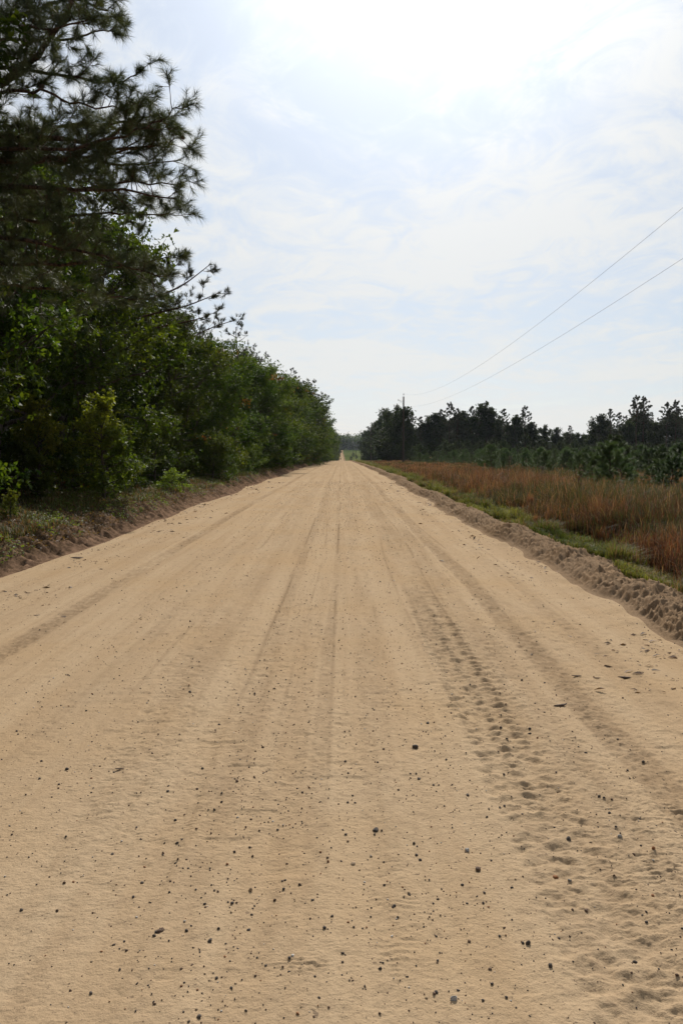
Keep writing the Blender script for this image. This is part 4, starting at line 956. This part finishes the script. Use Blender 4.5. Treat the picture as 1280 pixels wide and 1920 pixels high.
rr = np.random.RandomState(21); tones = ['dark'] * 11 + ['brown'] * 5 + ['tan', 'orange', 'white']
for k, (px, py, s) in enumerate(hand):
    p = on_ground(px, py); dist = math.hypot(math.hypot(p[0], p[1]), CAMH); t = tones[rr.randint(0, 14)]
    stone(p[0], p[1], s * 0.44 * dist / F, t, names_[t], k, t + ' ' + PG, 'pebble', k)
def scatter(n, seed):
    r = np.random.RandomState(seed); y = 2.0 * (45 / 2.0) ** (r.rand(n) ** 0.85)
    lanes = np.array([-0.55, -0.35, 0.30, -1.35, 0.62, -1.9, 1.3, 0.0]); x = np.where(r.rand(n) < 0.55, lanes[r.randint(0, 8, n)] + r.normal(size=n) * 0.16, r.uniform(-4, 2.7, n))
    s = 0.0022 + 0.0018 * r.rand(n) + 0.0045 * r.rand(n) ** 6
    return x, y, s
x, y, s = scatter(215, 31); s = 0.0038 + 0.0052 * rr.rand(215) ** 2.2
y = 2.1 * (9 / 2.1) ** rr.rand(215)
x[:110] = -0.55 - 0.15 * (y[:110] - 3) / 3 + rr.normal(size=110) * 0.28
for k in range(215):
    t = tones[rr.randint(0, len(tones))]; stone(x[k], y[k], s[k], t, names_[t], k * 0.7, t + ' ' + PG, 'pebble', k)
n = 15000; x, y, s = scatter(n, 33); s *= (0.95 + 0.05 * y)
# a sprinkle of crumbs at the foot of the ridge and bank as well
xe = np.concatenate([xR(y[:500]) - np.abs(rr.normal(size=500)) * 0.25, xL(y[500:1000]) + np.abs(rr.normal(size=500)) * 0.3]); x[:1000] = xe
z = H(x, y); Vs = []; Fs = []; Cs = []
shp = [stone_shape(V0, np.random.RandomState(i)) for i in range(12)]
pal = np.array([(0.07, 0.06, 0.055)] * 9 + [(0.14, 0.09, 0.06)] * 5 + [(0.33, 0.24, 0.15), (0.24, 0.11, 0.05), (0.45, 0.42, 0.38)])
for k in range(n):
    a = rr.rand() * 6.28; P = shp[k % 12] * s[k]; ca, sa = math.cos(a), math.sin(a)
    P = np.stack([P[:, 0] * ca - P[:, 1] * sa + x[k], P[:, 0] * sa + P[:, 1] * ca + y[k], P[:, 2] + z[k] + s[k] * 0.25], 1)
    Vs.append(P); Fs.append(F0 + k * len(V0)); Cs.append(np.repeat(pal[rr.randint(len(pal))][None, :] * rr.uniform(0.6, 1.2), len(V0), 0))
M_GRAV, T = new_mat('gravel'); a = T.node('ShaderNodeVertexColor'); a.layer_name = 'Col'; finish(T, principled(T, a.outputs[0], 0.8, 0.2))
tag(ob('gravel', mesh_np('gravel', np.vstack(Vs), np.vstack(Fs), None, M_GRAV, False, np.vstack(Cs))), 'fine dark gravel sprinkled over the sandy road', 'gravel', None, 'stuff')

# bark flakes and twigs lying on the sand
def flake(L, seed):
    rs = np.random.RandomState(seed); mb = MB(); n = 7; t = np.linspace(-1, 1, n)
    V = []; 
    for k in range(n):
        wv = L * 0.16 * (1 - abs(t[k]) ** 2.5) * rs.uniform(0.8, 1.2) + L * 0.02
        for (sy, sz) in ((-1, 0), (0, 0.5), (1, 0), (0, -0.1)): V.append((t[k] * L / 2, sy * wv, sz * wv + 0.004 + L * 0.05 * t[k] ** 2))
    q = []
    for k in range(n - 1):
        for j in range(4): q.append((k * 4 + j, k * 4 + (j + 1) % 4, (k + 1) * 4 + (j + 1) % 4, (k + 1) * 4 + j))
    q += [(0, 3, 2, 1), ((n - 1) * 4, (n - 1) * 4 + 1, (n - 1) * 4 + 2, (n - 1) * 4 + 3)]
    mb.add(V, q); return mb
M_FLAKE = plain('old_bark', (0.12, 0.08, 0.055), 0.9)
for k, (px, py, L, rz, lab) in enumerate([(1170, 1270, 0.10, -0.2, 'largest dark bark flake on the smooth sand at the right'), (1080, 1268, 0.075, -0.1, 'brown bark flake left of the largest one'), (1118, 1272, 0.055, 0.0, 'smallest bark flake between two larger ones'),
                                          (1049, 1322, 0.10, 0.35, 'slim curled bark sliver below the other bark flakes'), (145, 1048, 0.20, 0.1, 'dark bark chunk at the foot of the left bank'), (225, 1438, 0.05, 0.1, 'small brown bark flake in the left wheel lane')]):
    p = on_ground(px, py); o = ob('bark_flake', flake(L, k).mesh('bark_flake', M_FLAKE)); o.location = (p[0], p[1], gz(p[0], p[1]) + 0.002); o.rotation_euler = (0, 0, rz); tag(o, lab, 'bark flake')

# ------------------------------------------------------------------ air
def haze():
    mb = MB(); mb.box((0, 1900, 22), (3200, 2400, 33)); m, T = new_mat('haze_air')
    v = T.node('ShaderNodeVolumePrincipled'); v.inputs['Color'].default_value = rgb(0.72, 0.80, 0.92); v.inputs['Density'].default_value = 0.00006
    v.inputs['Anisotropy'].default_value = 0.3
    o = T.node('ShaderNodeOutputMaterial'); T.l.new(v.outputs[0], o.inputs['Volume'])
    h = ob('haze', mb.mesh('haze', m, False)); h['kind'] = 'stuff'; tag(h, 'thin pale haze in the air over road and fields', 'haze')
HAZE = True
if HAZE: haze()
